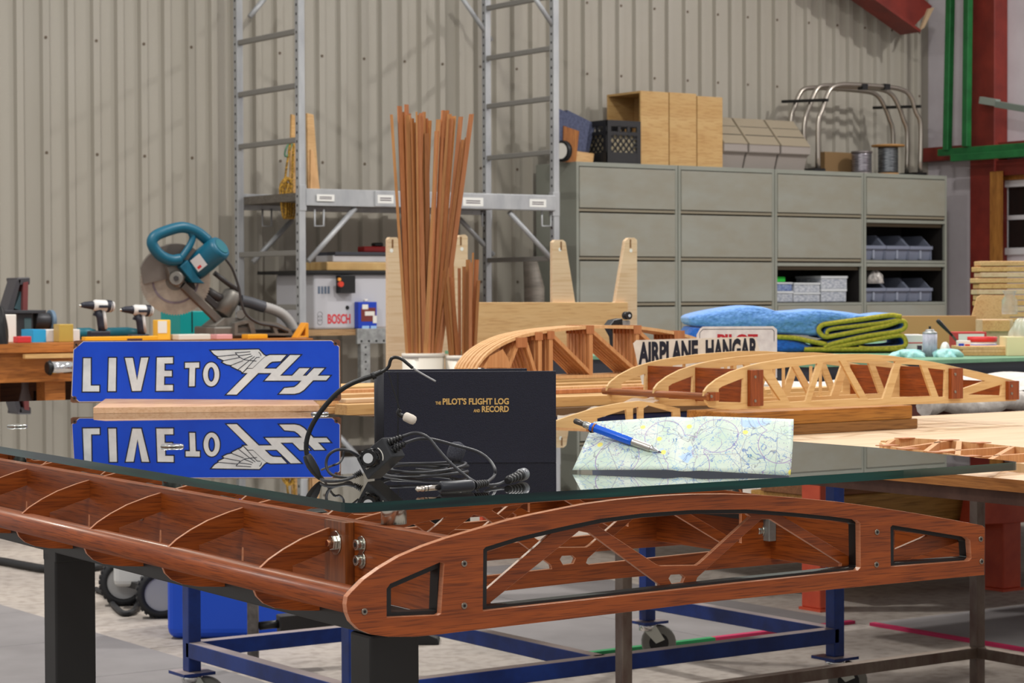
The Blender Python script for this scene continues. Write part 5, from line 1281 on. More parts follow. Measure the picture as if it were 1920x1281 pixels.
# plywood boxes
m_pbx = wood('plywood_box', (194, 160, 108), (184, 146, 92), 'x', 3, 14, .6, pore=.86)
bv = FV + .03
def ply_box(x0, x1, y0, y1, dep, lb, left_open=False):
    a, b = ux(x0, bv), ux(x1, bv); zt0 = tv(x0, y0, bv).z
    t = thing('plywood_box', lb, 'box', ((a+b)/2, bv+dep/2, ZT), 0, 'plywood boxes on the cabinets'); h = zt0; w_ = .014
    a += .002; b -= .002
    MB().bb((a, bv, ZT), (b, bv+w_, h)).build('front_panel', m_pbx, t, .001)
    MB().bb((a, bv+dep-w_, ZT), (b, bv+dep, h)).build('back_panel', m_pbx, t, .001)
    MB().bb((a, bv+w_, ZT), (b, bv+dep-w_, ZT+w_)).build('bottom_panel', m_pbx, t)
    MB().bb((a, bv+w_, h-w_), (b, bv+dep-w_, h)).build('top_panel', m_pbx, t)
    MB().bb((b-w_, bv+w_, ZT+w_), (b, bv+dep-w_, h-w_)).build('inner_panel', m_pbx, t)
    if not left_open: MB().bb((a, bv+w_, ZT+w_), (a+w_, bv+dep-w_, h-w_)).build('side_panel', m_pbx, t)
ply_box(1202, 1255, 170, 305, .36, 'plywood box with its open side showing, behind the black crate', True)
ply_box(1256, 1307, 173, 307, .36, 'plywood box in the middle of the three on the cabinets')
ply_box(1308, 1356, 180, 308, .36, 'plywood box at the right of the three on the cabinets')
# moulded grey plastic seats
m_seat = mat('moulded_grey_plastic', (150, 142, 136), .55); m_lid = mat('tan_plastic_lid', (150, 138, 118), .6)
for k, (x0, x1) in enumerate(((1358, 1404), (1405, 1464), (1465, 1521))):
    v0_ = FV + .02; a, b = ux(x0+1, v0_), ux(x1-1, v0_); z1_ = tv(1440, 271, v0_).z; z2 = tv(1440, 225, v0_+.18).z
    t = thing('plastic_hopper', 'moulded grey plastic hopper with slanted tan lid, %s of the three on the cabinets' % pos[k], 'hopper', ((a+b)/2, v0_+.15, ZT), 0, 'grey plastic hoppers')
    zl = tv(1440, 287, v0_).z
    MB().prism([V((a, v0_+.06, ZT)), V((a, v0_+.03, zl-.01)), V((a, v0_, zl)), V((a, v0_, z1_)), V((a, v0_+.34, z1_)), V((a, v0_+.34, ZT))], UX*(b-a)).build('hopper_body', m_seat, t, .006)
    MB().prism([V((a-.002, v0_-.008, z1_-.004)), V((a-.002, v0_+.17, z2)), V((a-.002, v0_+.34, z2)), V((a-.002, v0_+.34, z1_))], UX*(b-a+.0)).build('hopper_lid', m_lid, t, .004)
    for f_ in (.35, .68):
        p = V((a, v0_-.008 + .178*f_, z1_-.004 + (z2-z1_)*f_ + .001)); MB().beam(p + UX*.01, p + UX*(b-a-.01), .006, .003, V((0, -.6, .8))).build('lid_groove', m_dark, t)
# steel hoops frame
m_tube = mat('brushed_tube', (176, 168, 158), .3, .9)
hp_t = thing('tube_frame', 'bent steel tube hoops joined by dark cross bars on the right cabinets', 'frame', tuple(V((ux(1620, FV+.15), FV+.15, ZT))))
hoops = [(.03, [(1534,318),(1534,232),(1542,205),(1555,170),(1572,160),(1600,159),(1660,163),(1690,168),(1707,180),(1717,210),(1726,235),(1725,322)]),
         (.17, [(1506,313),(1508,235),(1516,205),(1530,170),(1545,161),(1580,162),(1640,166),(1668,174),(1683,195),(1694,225),(1701,250),(1700,320)]),
         (.31, [(1482,308),(1483,228),(1490,200),(1502,172),(1520,165),(1560,166),(1610,170),(1640,176),(1656,195),(1668,225),(1674,250),(1675,318)])]
for dv2, L in hoops:
    P = [tv(x, y, FV+dv2) for x, y in L]; P[0].z = P[-1].z = ZT + .012
    MB().tube(crom(P, 4), .017, 10).build('hoop', m_tube, hp_t)
for q in ((1540, 188), (1714, 200)):
    a, b = tv(q[0]+8, q[1], FV+.0), tv(q[0]+8, q[1], FV+.0); MB().beam((a.x, FV-.02, a.z), (a.x - (.02 if q[0] < 1600 else .03), FV+.42, a.z+.02), .02, .02).build('cross_bar', m_dark, hp_t)
for x in (1534, 1725):
    p = tv(x, 318, FV+.03); MB().bb((p.x-.06, FV+.0, ZT), (p.x+.04, FV+.36, ZT+.018)).build('foot_bar', m_dark, hp_t)
for x in (1618, 1660):
    p = tv(x, 163, FV+.03); MB().box(p, (.05, .05, .04)).build('clamp', m_dark, hp_t)
# carton and wire spools
bxt_ = tv(1530, 318, FV+.3)
MB().bb((ux(1547, FV+.30), FV+.30, ZT), (ux(1600, FV+.30), FV+.40, tv(1560, 285, FV+.3).z)).solo('carton', mat('brown_carton', (128, 100, 66), .8), 'flat brown cardboard carton behind the wire spools', 'carton', bevel=.002)
def spool(x0, x1, yt, m_w, m_f, fr_, lb):
    v_ = FV + .16; c = tv((x0+x1)/2, 318, v_); r = (x1-x0)/2/FPX*(c-C0).dot(CF); h = tv(x0, yt, v_).z - ZT
    t = thing('wire_spool', lb, 'spool', (c.x, c.y, ZT))
    MB().lathe([(r, .001), (r*1.04, .004), (r, .014)], (c.x, c.y, ZT), UP, 24).build('lower_flange', m_f, t)
    prof = []
    for i in range(15): prof.append((r*(.93 + .03*(i % 2)), .014 + (h-.03)*i/14))
    MB().lathe(prof, (c.x, c.y, ZT), UP, 24).build('wire_winding', m_w, t)
    MB().lathe([(r*.95, h-.016), (r*fr_, h-.012), (r*fr_, h), (r*.3, h)], (c.x, c.y, ZT), UP, 24).build('upper_flange', m_f, t)
m_wire1 = mat('bright_wire', (170, 166, 172), .3, .8, (110, 104, 112), (20, 20, 160)); m_wire2 = mat('grey_wire', (140, 144, 148), .35, .8, (70, 72, 76), (20, 20, 200))
spool(1596, 1635, 283, m_wire1, mat('spool_steel', (120, 112, 112), .4, .6), 1.02, 'shiny steel wire spool, left of the two on the cabinet')
spool(1645, 1685, 271, m_wire2, mat('spool_wood', (168, 124, 72), .6), 1.55, 'grey wire spool with a wide wooden disc on top')

# ------------------------------------------------------------------ scaffold tower
m_alu = mat('pale_alloy', (178, 180, 182), .45, .25, (160, 162, 166), (12, 12, 4))
m_alud = mat('grey_rung', (140, 138, 134), .5, .2)
SN, SF = 10.87, 11.60
sL, sR = ux(565, SN), ux(1041, SN)
sc_ = thing('scaffold_tower', 'grey steel rolling scaffold tower with a side rail standing against the wall', 'scaffold', ((sL+sR)/2, (SN+SF)/2, 0))
zy = lambda x, y: pv(x, y, SN).z
for u, x in ((sL, 565), (sR, 1041)):
    for v in (SN, SF):
        MB().beam((u, v, .12), (u, v, 3.6), .042, .042, UX).build('post', m_alu, sc_, .003)
        MB().cyl((u, v, .06), (u, v, .12), .03, .03, 12).build('castor', m_dark, sc_)
        MB().cyl((u-.02, v, .06), (u+.02, v, .06), .06, .06, 18).build('castor_wheel', m_dark, sc_)
        hs2 = MB()
        for k in range(60): hs2.box((u - .0215, v, .3 + k*.051), (.002, .010, .014))
        ho = hs2.build('pin_holes', m_dark, sc_); ho['kind'] = 'stuff'
    ys = [y for y in ((58,160,262,474,576,678) if x < 800 else (-8,90,184,285,485,585,680))]
    for y in ys:
        z = zy(x, y); MB().beam((u, SN+.02, z), (u, SF-.02, z), .03, .03).build('rung', m_alud, sc_, .004)
# deck rails
zr1, zr0 = zy(580, 354), zy(580, 386)
MB().bb((sL+.02, SN-.03, zr0), (sR-.02, SN-.005, zr1)).build('side_rail', m_alu, sc_, .003)
MB().bb((ux(705, SN-.04), SN-.038, zr0+.004), (sR-.02, SN-.0301, zr1-.004)).build('rail_sleeve', m_alu, sc_, .002)
MB().bb((sL+.02, SF+.005, zr0), (sR-.02, SF+.03, zr1)).build('side_rail', m_alu, sc_, .003)
MB().bb((sL+.02, SN-.004, zr0+.03), (sR-.02, SF+.004, zr1-.02)).build('deck', wood('deck_ply', (118, 112, 104), (100, 94, 86), 'x', 2, 20, .7), sc_)
MB().bb((sL-.02, SN-.025, zr0-.03), (sL-.005+.03, SN+.02, zr1+.02)).build('rail_bracket', m_alu, sc_, .002)
MB().bb((sR-.03, SN-.025, zr0-.03), (sR+.02, SN+.02, zr1+.02)).build('rail_bracket', m_alu, sc_, .002)
m_tag = mat('label_white', (226, 226, 222), .5)
for x0, x1, y0, y1 in ((594,627,365,377),(708,738,366,381),(868,906,371,386),(993,1024,374,388)):
    a, b = tv(x0, y1, SN-.0385), tv(x1, y0, SN-.0385); tg = MB().bb((a.x, SN-.0392, a.z), (b.x, SN-.0384, b.z)).build('rail_label', m_tag, sc_)
    for f_ in (.3, .55): MB().bb((a.x+(b.x-a.x)*.15, SN-.0398, a.z+(b.z-a.z)*f_), (a.x+(b.x-a.x)*.85, SN-.0392, a.z+(b.z-a.z)*(f_+.12))).build('label_print', m_dl, tg)
def brace(p, q, v, r=.016, nm='brace'):
    a, b = tv(*p, v), tv(*q, v); MB().tube([a, b], r, 8).build(nm, m_alu, sc_)
brace((578,490),(666,390), SN); brace((1040,492),(955,398), SN); brace((474,492),(548,412), SF); brace((925,478),(850,398), SF)
brace((862,-10),(921,76), SF); brace((1000,-8),(1038,50), SN); brace((468,32),(497,-4), SF)
for x, v in ((598, SN), (1024, SN), (500, SF), (912, SF)):
    P = [tv(x-8, 392, v), tv(x-8, 424, v), tv(x+9, 424, v), tv(x+9, 392, v)]; MB().tube(P, .006, 6).build('locking_pin', m_alu, sc_)
# leaning boards on the deck
zd = zr1 - .0195
for x0, x1, x2, x3, yt, v, m_, lb in ((576,588,586,600,212,11.36,ply,'thin plywood board standing on the scaffold deck against the wall side'),(547,556,552,562,214,11.30,pine,'narrow pine board standing on the scaffold deck behind the rope'),(583,588,590,602,280,11.22,cedar_l,'reddish pointed board leaning on the scaffold deck')):
    P = [tv(x0, yt, v), tv(x1, yt+3, v), tv(x3, 356, v), tv(x2-8, 356, v)]; P[2].z = P[3].z = zd
    MB().prism(P, VY*.02).solo('leaning_board', m_, lb, 'board', bevel=.002)
# yellow rope with carabiner
m_rope = mat('yellow_rope', (196, 150, 52), .85, 0, (110, 84, 40), (120, 120, 120), (.4, .6), 2)
rpv = SN + .30; tie = zr0 - .02
rope = thing('rope_bundle', 'yellow rope bundle with a carabiner hanging on the left scaffold ladder', 'rope', tuple(tv(538, 400, rpv)))
rl = lambda L, v=rpv: [tv(x, y, v) for x, y in L]
MB().tube(crom(rl([(545,262),(541,290),(537,315),(534,340)]), 5), .007, 8).build('rope', m_rope, rope)
MB().tube(crom(rl([(551,270),(549,300),(548,330),(545,360)]), 5), .007, 8).build('rope', m_rope, rope)
for k in range(5):
    x = 527 + k*4.2
    MB().tube(crom(rl([(536,338),(x-2,352),(x,375),(x+2,398),(x+6,410),(x+9,395),(x+8,370),(541,345)], rpv - .02 + .012*k), 5), .006, 8).build('rope_coil', m_rope, rope)
MB().tube(crom(rl([(529,344),(538,335),(546,343),(545,357),(536,362),(528,355)]), 4, True), .012, 8, closed=True).build('rope_knot', m_rope, rope)
MB().tube(crom(rl([(545,264),(549,259),(546,275),(538,293),(534,290),(537,277)]), 4, True), .005, 8, closed=True).build('carabiner', mat('carabiner', (90, 140, 110), .3, .6), rope)

# ------------------------------------------------------------------ table saw on a steel bench under the scaffold
BV = 10.98
bz = pv(690, 617, BV).z
sb_ = thing('steel_bench', 'punched steel bench under the scaffold carrying the table saw', 'bench', (ux(680, BV+.2), BV+.2, 0))
xa, xb = ux(577, BV), ux(860, BV)
MB().bb((xa, BV+.01, bz-.035), (xb, BV+.60, bz)).build('bench_top', wood('bench_ply', (178, 146, 106), (158, 124, 86), 'x', 2, 30, .6), sb_)
MB().bb((ux(668, BV), BV-.01, bz-.085), (xb, BV+.009, bz+.003)).build('punched_rail', m_grey_steel, sb_, .002)
for x in (684, 845):
    u = ux(x, BV); MB().bb((u-.032, BV-.008, .0), (u+.032, BV+.03, bz-.036)).build('leg', m_grey_steel, sb_, .002)
hl = MB()
for k in range(14): hl.cyl((ux(684, BV), BV-.0095, .12+k*.042), (ux(684, BV), BV-.007, .12+k*.042), .006, .006, 8)
for k in range(12): hl.cyl((ux(676+k*14, BV), BV-.0115, bz-.07), (ux(676+k*14, BV), BV-.009, bz-.07), .007, .007, 8)
ho = hl.build('punched_holes', m_dark, sb_); ho['kind'] = 'stuff'
for u in (xa+.05, xb-.05): MB().bb((u-.03, BV+.55, 0), (u+.03, BV+.59, bz-.036)).build('leg', m_grey_steel, sb_)
m_saw = mat('light_grey_saw', (188, 188, 194), .4); sv = BV + .06
ts = thing('table_saw', 'light grey table saw marked BOSCH with a black table plate', 'table saw', (ux(655, sv), sv+.25, bz))
a, b = ux(589, sv), ux(742, sv); zs = pv(620, 514, sv).z
MB().bb((a, sv, bz+.0004), (b, sv+.45, zs)).build('saw_body', m_saw, ts, .012)
zp0, zp1 = pv(650, 516, sv-.03).z, pv(650, 507.5, sv-.03).z
MB().bb((ux(574, sv-.03), sv-.03, max(zp0, zs+.0003)), (ux(750, sv-.03), sv+.55, zp1)).build('table_plate', m_dark, ts, .003)
def sq(x0, x1, y0, y1, o_, m_, nm, th=.004): 
    p, q = pv(x0, y1, sv-o_), pv(x1, y0, sv-o_); return MB().bb((p.x, sv-o_-th, p.z), (q.x, sv-o_, q.z)).build(nm, m_, ts, .001)
sq(630, 658, 517, 550, 0, m_dark, 'switch_box', .05)
p = pv(637, 533, sv-.05); MB().cyl(p, p - VY*.02, .016, .016, 16).build('stop_button', mat('button_red', (206, 60, 40), .4), ts)
p = pv(635, 524, sv-.05); MB().cyl(p, p - VY*.012, .010, .010, 12).build('start_button', mat('button_amber', (226, 150, 60), .4), ts)
for k in range(4): sq(596+k*6, 600+k*6, 537, 551, 0, mat('vent_blue', (96, 110, 130), .5), 'vent_slot', .002)
p = pv(651, 577, sv); MB().cyl(p, p - VY*.003, .012, .012, 16).build('arbor_hole', m_dark, ts)
q0, q1 = pv(614.5, 607.5, sv-.001), pv(657, 607.5, sv-.001); q2 = pv(614.5, 589, sv-.001)
text_mb('BOSCH', q0, UX, UP, q2.z-q0.z, q1.x-q0.x, .025, .001).build('red_lettering', mat('saw_red', (206, 52, 60), .5), ts)
for yy in (590, 597, 604):
    p = pv(600, yy, sv-.001); L = [p + (UX*cos(t) + UP*sin(t))*.016 for t in [2*pi*i/20 for i in range(20)]]; MB().tube(L, .0012, 5, closed=True).build('logo_ring', mat('logo_grey', (130, 130, 136), .5), ts)
# fence tray, wrapped slab, red case
MB().bb((ux(617, sv), sv+.02, zp1+.0006), (ux(742, sv), sv+.32, pv(650, 491, sv).z)).solo('wrapped_board', mat('wrapped_ply', (206, 172, 116), .25, 0, (186, 148, 92), (6, 30, 6)), 'plastic wrapped pale board lying on the table saw', 'board', bevel=.006)
zw = pv(650, 491, sv).z
fc = thing('saw_fence', 'white and dark saw fence lying on the wrapped board', 'fence', (ux(690, sv+.1), sv+.1, zw))
MB().bb((ux(625, sv+.08), sv+.08, zw+.0006), (ux(742, sv+.08), sv+.28, pv(650, 479, sv+.08).z)).build('fence_body', m_saw, fc, .004)
MB().bb((ux(628, sv+.08), sv+.07, pv(650, 479, sv+.08).z+.0003), (ux(742, sv+.08), sv+.28, pv(650, 472.5, sv+.08).z)).build('fence_top', mat('fence_dark', (60, 62, 72), .5), fc, .003)
zf = pv(650, 472.5, sv+.08).z
rc = thing('red_case', 'small red plastic tool lying on the saw fence', 'tool', (ux(704, sv+.14), sv+.14, zf))
MB().bb((ux(684, sv+.12), sv+.12, zf+.0006), (ux(726, sv+.12), sv+.2, pv(700, 462, sv+.12).z)).build('case_body', mat('case_red', (170, 34, 34), .4), rc, .006)
MB().bb((ux(706, sv+.12), sv+.13, pv(700, 462, sv+.12).z), (ux(722, sv+.12), sv+.18, pv(700, 455, sv+.12).z)).build('case_knob', m_dark, rc, .008)
# solvent can
cv_ = BV + .012; a, b = ux(672, cv_), ux(707, cv_); zc1 = pv(690, 566, cv_).z
sc2 = thing('solvent_can', 'blue rectangular solvent can with a brown label on the steel bench', 'can', ((a+b)/2, cv_+.03, bz+.003))
MB().bb((a, cv_, bz+.0034), (b, cv_+.045, zc1)).build('can_body', mat('can_blue', (22, 60, 176), .35), sc2, .004)
MB().cyl(((a+b)/2, cv_+.022, zc1), ((a+b)/2, cv_+.022, zc1+.016), .013, .013, 14).build('can_cap', m_white, sc2)
def sq2(x0, x1, y0, y1, m_, nm, o_=.0008):
    p, q = pv(x0, y1, cv_), pv(x1, y0, cv_); MB().bb((p.x, cv_-o_-.0006, p.z), (q.x, cv_-o_+.0004, q.z)).build(nm, m_, sc2)
sq2(677, 704, 577, 603, mat('can_brown', (112, 48, 44), .5), 'can_label'); sq2(679, 690, 571, 580, m_white, 'can_print', .0014); sq2(684, 702, 584, 592, m_white, 'can_print', .0016); sq2(699, 706, 592, 606, m_white, 'can_print', .0018); sq2(679, 692, 611, 618, mat('can_sky', (150, 186, 226), .5), 'can_print'); sq2(695, 706, 611, 618, mat('can_sky', (150, 186, 226), .5), 'can_print')
# orange cases on the bench behind the sticks
ov = BV + .10
MB().bb((ux(797, ov), ov, bz+.0006), (ux(838, ov), ov+.2, pv(815, 535, ov).z)).solo('orange_case', mat('orange_case', (214, 70, 30), .45), 'bright orange plastic case on the steel bench behind the sticks', 'case', bevel=.008)
zo = pv(815, 535, ov).z
MB().bb((ux(808, ov), ov+.02, zo+.0006), (ux(836, ov), ov+.18, pv(815, 470, ov).z)).solo('red_jug', mat('red_can', (190, 30, 20), .4), 'red fuel can standing on the orange case behind the sticks', 'fuel can', bevel=.014)
# rolled sheet and canister by the cabinet
pr = tv(1000, 650, 11.45); rr_ = 17/FPX*(pr-C0).dot(CF)
rl_ = thing('rolled_sheet', 'rolled grey plastic sheet standing against the wall beside the cabinets', 'roll', (ux(1003, 11.45), 11.45, 0))
MB().tube([V((ux(1003, 11.45), 11.45, .001)), V((ux(1002, 11.45), 11.45, pv(1000, 540, 11.45).z)), V((ux(997, 11.45), 11.47, pv(997, 484, 11.45).z))], [rr_*1.1, rr_*1.15, rr_*.75], 16).build('roll_body', mat('roll_grey', (140, 132, 122), .5, 0, (112, 104, 96), (8, 8, 40)), rl_)
lump('dark_canister', 'dark grey canister standing on the floor behind the cradle', 'canister', mat('canister', (72, 72, 74), .4), 972, 566, 34, 24, .14, 4, Z=13.6, z0=0, amp=.02).scale.z = 7.5
# ------------------------------------------------------------------ green steel frame and rail on the side wall
m_grn = mat('green_steel', (34, 112, 58), .45, 0, (26, 92, 48), (8, 8, 8))
gu = RU - .22
g1 = pu(1775, 285, gu); g2 = pu(1813, 275, gu)
gf = thing('green_steel_frame', 'green steel tube frame hanging in front of the red column', 'frame', (gu, g1.y, g1.z - .05))
MB().beam(pu(1785, 0, gu-.02) + UP*.6, pu(1776, 282, gu-.02), .05, .05, UX).build('upright', m_grn, gf, .004)
MB().beam(pu(1817, 0, gu-.02) + UP*.6, pu(1812, 275, gu-.02), .05, .05, UX).build('upright', m_grn, gf, .004)
za, zb = pu(1770, 286, gu).z, pu(1800, 297, gu).z
MB().beam((gu, pu(1762, 286, gu).y, za), (gu, 9.2, za), .05, .05).build('cross_bar', m_grn, gf, .004)
MB().beam((gu-.06, pu(1797, 297, gu).y, zb), (gu-.06, 9.2, zb), .05, .05).build('cross_bar', m_grn, gf, .004)
ra, rb2 = pu(1840, 188, RU-.2), pu(1930, 203, RU-.2)
dr = thing('door_track', 'pale grey sliding track projecting past the red column', 'track', tuple(ra))
MB().beam(ra, ra + (rb2-ra)*.35, .05, .05).build('track_end', mat('track_grey', (150, 160, 152), .4, .3), dr, .003)
MB().beam(ra + (rb2-ra)*.33 - UP*.01, ra + (rb2-ra)*3 - UP*.01, .05, .045).build('track_rail', mat('track_grey2', (128, 140, 132), .4, .3), dr, .003)

# ------------------------------------------------------------------ left workbench and its tools
LV = 8.48; LH = .78; lu0, lu1 = 2.9, 4.86
m_wb = wood('workbench_pine', (186, 116, 52), (152, 88, 34), 'x', 3, 30, .5)
wb = thing('work_bench', 'orange brown wooden workbench along the left side carrying the power tools', 'bench', ((lu0+lu1)/2, LV+.4, 0))
MB().bb((lu0, LV, LH-.04), (lu1, LV+.85, LH)).build('bench_top', m_wb, wb, .002)
MB().bb((lu0, LV+.03, LH-.16), (lu1, LV+.07, LH-.041)).build('apron', m_wb, wb)
ul = lambda x, v=LV: cartp(x, v)
for u in (lu0+.05, ul(112), lu1-.05):
    for v in (LV+.05, LV+.75): MB().bb((u-.045, v, 0), (u+.045, v+.09, LH-.041)).build('leg', m_wb, wb, .003)
MB().bb((lu0, LV+.05, .20), (lu1, LV+.8, .235)).build('lower_shelf', wood('dark_shelf', (112, 66, 34), (88, 50, 26), 'x', 3, 30, .6), wb)
MB().bb((lu0, LV+.80, .1), (lu1, LV+.83, LH-.041)).build('back_board', wood('dark_back', (96, 58, 32), (70, 42, 24), 'x', 3, 30, .6), wb)
MB().bb((ul(47, LV-.03), LV-.03, LH-.062), (ul(140, LV-.03), LV-.004, LH-.045)).solo('pale_batten', pine, 'pale batten clamped below the front edge of the left workbench', 'batten')
vz_ = thing('bench_vise', 'chrome pipe clamp bar fixed under the left bench edge', 'clamp', (ul(110, LV-.06), LV-.06, LH-.12))
MB().cyl((ul(92, LV-.07), LV-.07, LH-.100), (ul(150, LV-.07), LV-.07, LH-.098), .026, .026, 16).build('clamp_bar', m_chrome, vz_)
MB().cyl((ul(87, LV-.07), LV-.07, LH-.100), (ul(93, LV-.07), LV-.07, LH-.100), .024, .032, 16).build('clamp_end', m_dark, vz_)
for x, h, r, m_, lb in ((46, .15, .03, mat('grey_bottle', (110, 100, 100), .4), 'grey bottle on the dark shelf under the left bench'), (66, .12, .02, m_dark, 'black slim canister on the dark shelf under the left bench'), (84, .16, .022, mat('brown_bottle', (90, 64, 48), .4), 'brown bottle on the dark shelf under the left bench')):
    p = V((ul(x, LV+.3), LV+.3, .2354)); MB().lathe([(r, 0), (r, h*1.9), (r*.5, h*2.3), (r*.45, h*2.8), (.0005, h*2.8)], p, UP, 16).solo('shelf_bottle', m_, lb, 'bottle')
MB().bb((ul(-30, LV+.1), LV+.1, .2354), (ul(46, LV+.1), LV+.25, .29)).solo('yellow_level', mat('level_yellow', (222, 160, 30), .45), 'yellow spirit level lying on the shelf under the left bench', 'level', bevel=.004)
B_ = LH + .0006
def lp(x, y, v): return pv(x, y, v)
def bbx(nm, lb, cat, m_, x0, x1, yt, v, dep, parts=(), z0=B_, bevel=.003, yb=None):
    a, b = ul(x0, v), ul(x1, v); zt2_ = pv((x0+x1)/2, yt, v).z
    t = thing(nm, lb, cat, ((a+b)/2, v+dep/2, z0))
    MB().bb((a, v, z0), (b, v+dep, max(zt2_, z0+.01))).build('body', m_, t, bevel)
    for n2, m2, s0_, s1_, h0_, h1_ in parts: MB().bb((a+(b-a)*s0_, v-.0012, z0+(zt2_-z0)*h0_), (a+(b-a)*s1_, v+.0004, z0+(zt2_-z0)*h1_)).build(n2, m2, t)
    return t
m_teal2 = mat('teal_case', (0, 150, 150), .45)
pb_ = bbx('parts_box', 'light blue and white cardboard box beside the belt sander', 'box', mat('box_white', (214, 212, 210), .6), 62, 150, 618, LV+.10, .12, [('blue_end', mat('box_blue', (40, 160, 214), .6), 0, .27, 0, 1)])
a_, b_ = ul(62, LV+.10), ul(85, LV+.10); MB().bb((a_-.0008, LV+.0992, B_+.0002), (b_, LV+.2208, pv(106, 618, LV+.10).z+.0008)).build('blue_half', mat('box_blue', (40, 160, 214), .6), pb_)
bbx('amber_jar', 'yellow transparent plastic container standing before the blue and white box', 'container', mat('amber_clear', (210, 176, 86), .25, 0, trans=.3), 111, 138, 608, LV+.03, .06)
bbx('red_block', 'small red plastic box at the front edge of the left bench', 'box', mat('red_block', (200, 50, 54), .5), 33, 59, 631, LV+.03, .05)
bbx('yellow_rule', 'long yellow level lying along the front of the left bench', 'level', mat('yellow_lvl', (232, 168, 30), .45), 160, 296, 631, LV+.06, .04, [('print', m_dl, .57, .78, .1, .5)])
bbx('glue_bottle', 'yellow bottle with white label standing left of the miter saw', 'bottle', mat('glue_yellow', (236, 184, 60), .4), 296, 320, 600, LV+.10, .05, [('label', m_white, .0, .7, .35, .95)])
bbx('teal_tool_case', 'teal plastic tool case behind the miter saw blade', 'case', m_teal2, 338, 402, 584, LV+.55, .2, [('seam', m_dark, .33, .36, .2, 1)])
bbx('screw_tray', 'white plastic tray lying under the miter saw', 'tray', mat('tray_white', (214, 210, 200), .5), 335, 395, 627, LV+.05, .08)
bbx('pink_tray', 'small clear pink tray in front of the miter saw base', 'tray', mat('tray_pink', (220, 160, 160), .35), 407, 436, 627, LV+.05, .07)
bbx('yellow_clamp', 'yellow plastic clamp block lying in front of the miter saw base', 'clamp', mat('clamp_yellow', (226, 160, 28), .45), 465, 502, 627, LV+.05, .06)
# cordless drills
m_dw = mat('drill_white', (208, 206, 204), .4); m_dk = mat('drill_black', (36, 38, 50), .45); m_teal3 = mat('tool_teal', (14, 96, 112), .4)
def drill(x0, y0, s, lb, v):
    D = lambda x, y: pv(x0 + x*s, y0 + y*s, v)
    k = s/FPX*(D(0, 0)-C0).dot(CF)
    t = thing('cordless_drill', lb, 'drill', (D(45, 60).x, v, B_), 0, 'cordless drills on the left bench')
    MB().tube([D(0, 8), D(3, 8), D(8, 7.5)], [1.5*k, 2.5*k, 3*k], 12).build('drill_bit_holder', m_steel, t)
    MB().tube([D(4, 7.5), D(10, 7), D(24, 7.5), D(27, 8)], [4*k, 6*k, 8*k, 8.5*k], 16).build('chuck', m_dk, t)
    MB().tube([D(26, 8), D(30, 8), D(58, 9.5), D(64, 10), D(66, 10.5)], [8.5*k, 11*k, 11.5*k, 9.5*k, 5*k], 16).build('motor_housing', m_dw, t)
    MB().tube([D(50, 9), D(60, 9.5)], [11.9*k, 11.3*k], 16).build('side_panel', m_dk, t)
    MB().beam(D(33, 10) - VY*10.5*k, D(49, 10) - VY*10.5*k, 5*k, 5*k).build('side_inlay', m_dk, t)
    MB().tube([D(36, 16), D(40, 30), D(42, 45), D(44, 56)], [8.5*k, 7.5*k, 7.5*k, 8*k], 12).build('grip', m_dk, t)
    MB().tube([D(44, 18) - VY*4*k, D(46.5, 32) - VY*4*k, D(48.5, 52) - VY*4*k], [4*k, 4*k, 4*k], 8).build('grip_inlay', m_dw, t)
    MB().beam(D(27, 24), D(33, 26), 4*k, 5*k).build('trigger', m_dk, t)
    zt3 = D(0, 56).z; a = D(18, 60); b = D(56, 60)
    MB().bb((a.x, v-9*k, B_), (b.x, v+9*k, max(zt3, B_+.02))).build('battery', m_dk, t, .006)
    return t
drill(148, 565, 1.0, 'white and black cordless drill, left of the two on the bench', LV+.22)
drill(224, 574, .95, 'white and black cordless drill, right of the two on the bench, by the saw', LV+.24)
for x0, x1, y, lb in ((142, 178, 616, 'teal hand tool lying behind the left drill'), (196, 258, 615, 'teal hand tool lying behind the right drill')):
    p, q = pv(x0, y, LV+.45), pv(x1, y, LV+.45); p.z = q.z = B_ + .026
    t = thing('hand_grinder', lb, 'grinder', tuple((p+q)/2 - UP*.026))
    MB().tube([p, p + (q-p)*.1, p + (q-p)*.7, q], [.012, .025, .026, .018], 14).build('grinder_body', m_teal3, t); MB().tube([q, q + (q-p)*.08], [.018, .010], 12).build('grinder_neck', m_dark, t)
# belt and disc sander
sv_ = LV + .34; S = lambda x, y, o_=0: pv(x, y, sv_ + o_)
sd_ = thing('belt_sander', 'dark belt and disc sander standing at the left end of the bench', 'sander', (S(55, 600).x, sv_, B_))
MB().prism([S(31,521), S(57,520), S(57,534), S(34,535)], VY*.12).build('top_roller', mat('sander_iron', (60, 58, 62), .5), sd_, .006)
MB().prism([S(13,584), S(32,523), S(40,523), S(25,584)], VY*.10).build('belt_arm', mat('sander_iron', (60, 58, 62), .5), sd_, .004)
MB().prism([S(44,530,-.004), S(53,528,-.004), S(52,584,-.004), S(43,584,-.004)], VY*.11).build('sanding_belt', mat('belt_red', (110, 56, 56), .9), sd_)
MB().prism([S(27,578,.02), S(42,540,.02), S(42,584,.02)], VY*.06).build('belt_web', mat('sander_teal', (92, 124, 132), .5), sd_)
MB().bb((S(0, 600).x, sv_-.05, S(0, 588).z), (S(78, 600).x, sv_+.12, S(0, 582).z)).build('work_table', mat('sander_iron2', (54, 54, 58), .5), sd_, .002)
a = S(33, 600); MB().bb((a.x, sv_, B_), (S(62, 600).x, sv_+.16, S(0, 588).z)).build('sander_base', mat('sander_grey', (66, 70, 76), .5), sd_, .004)
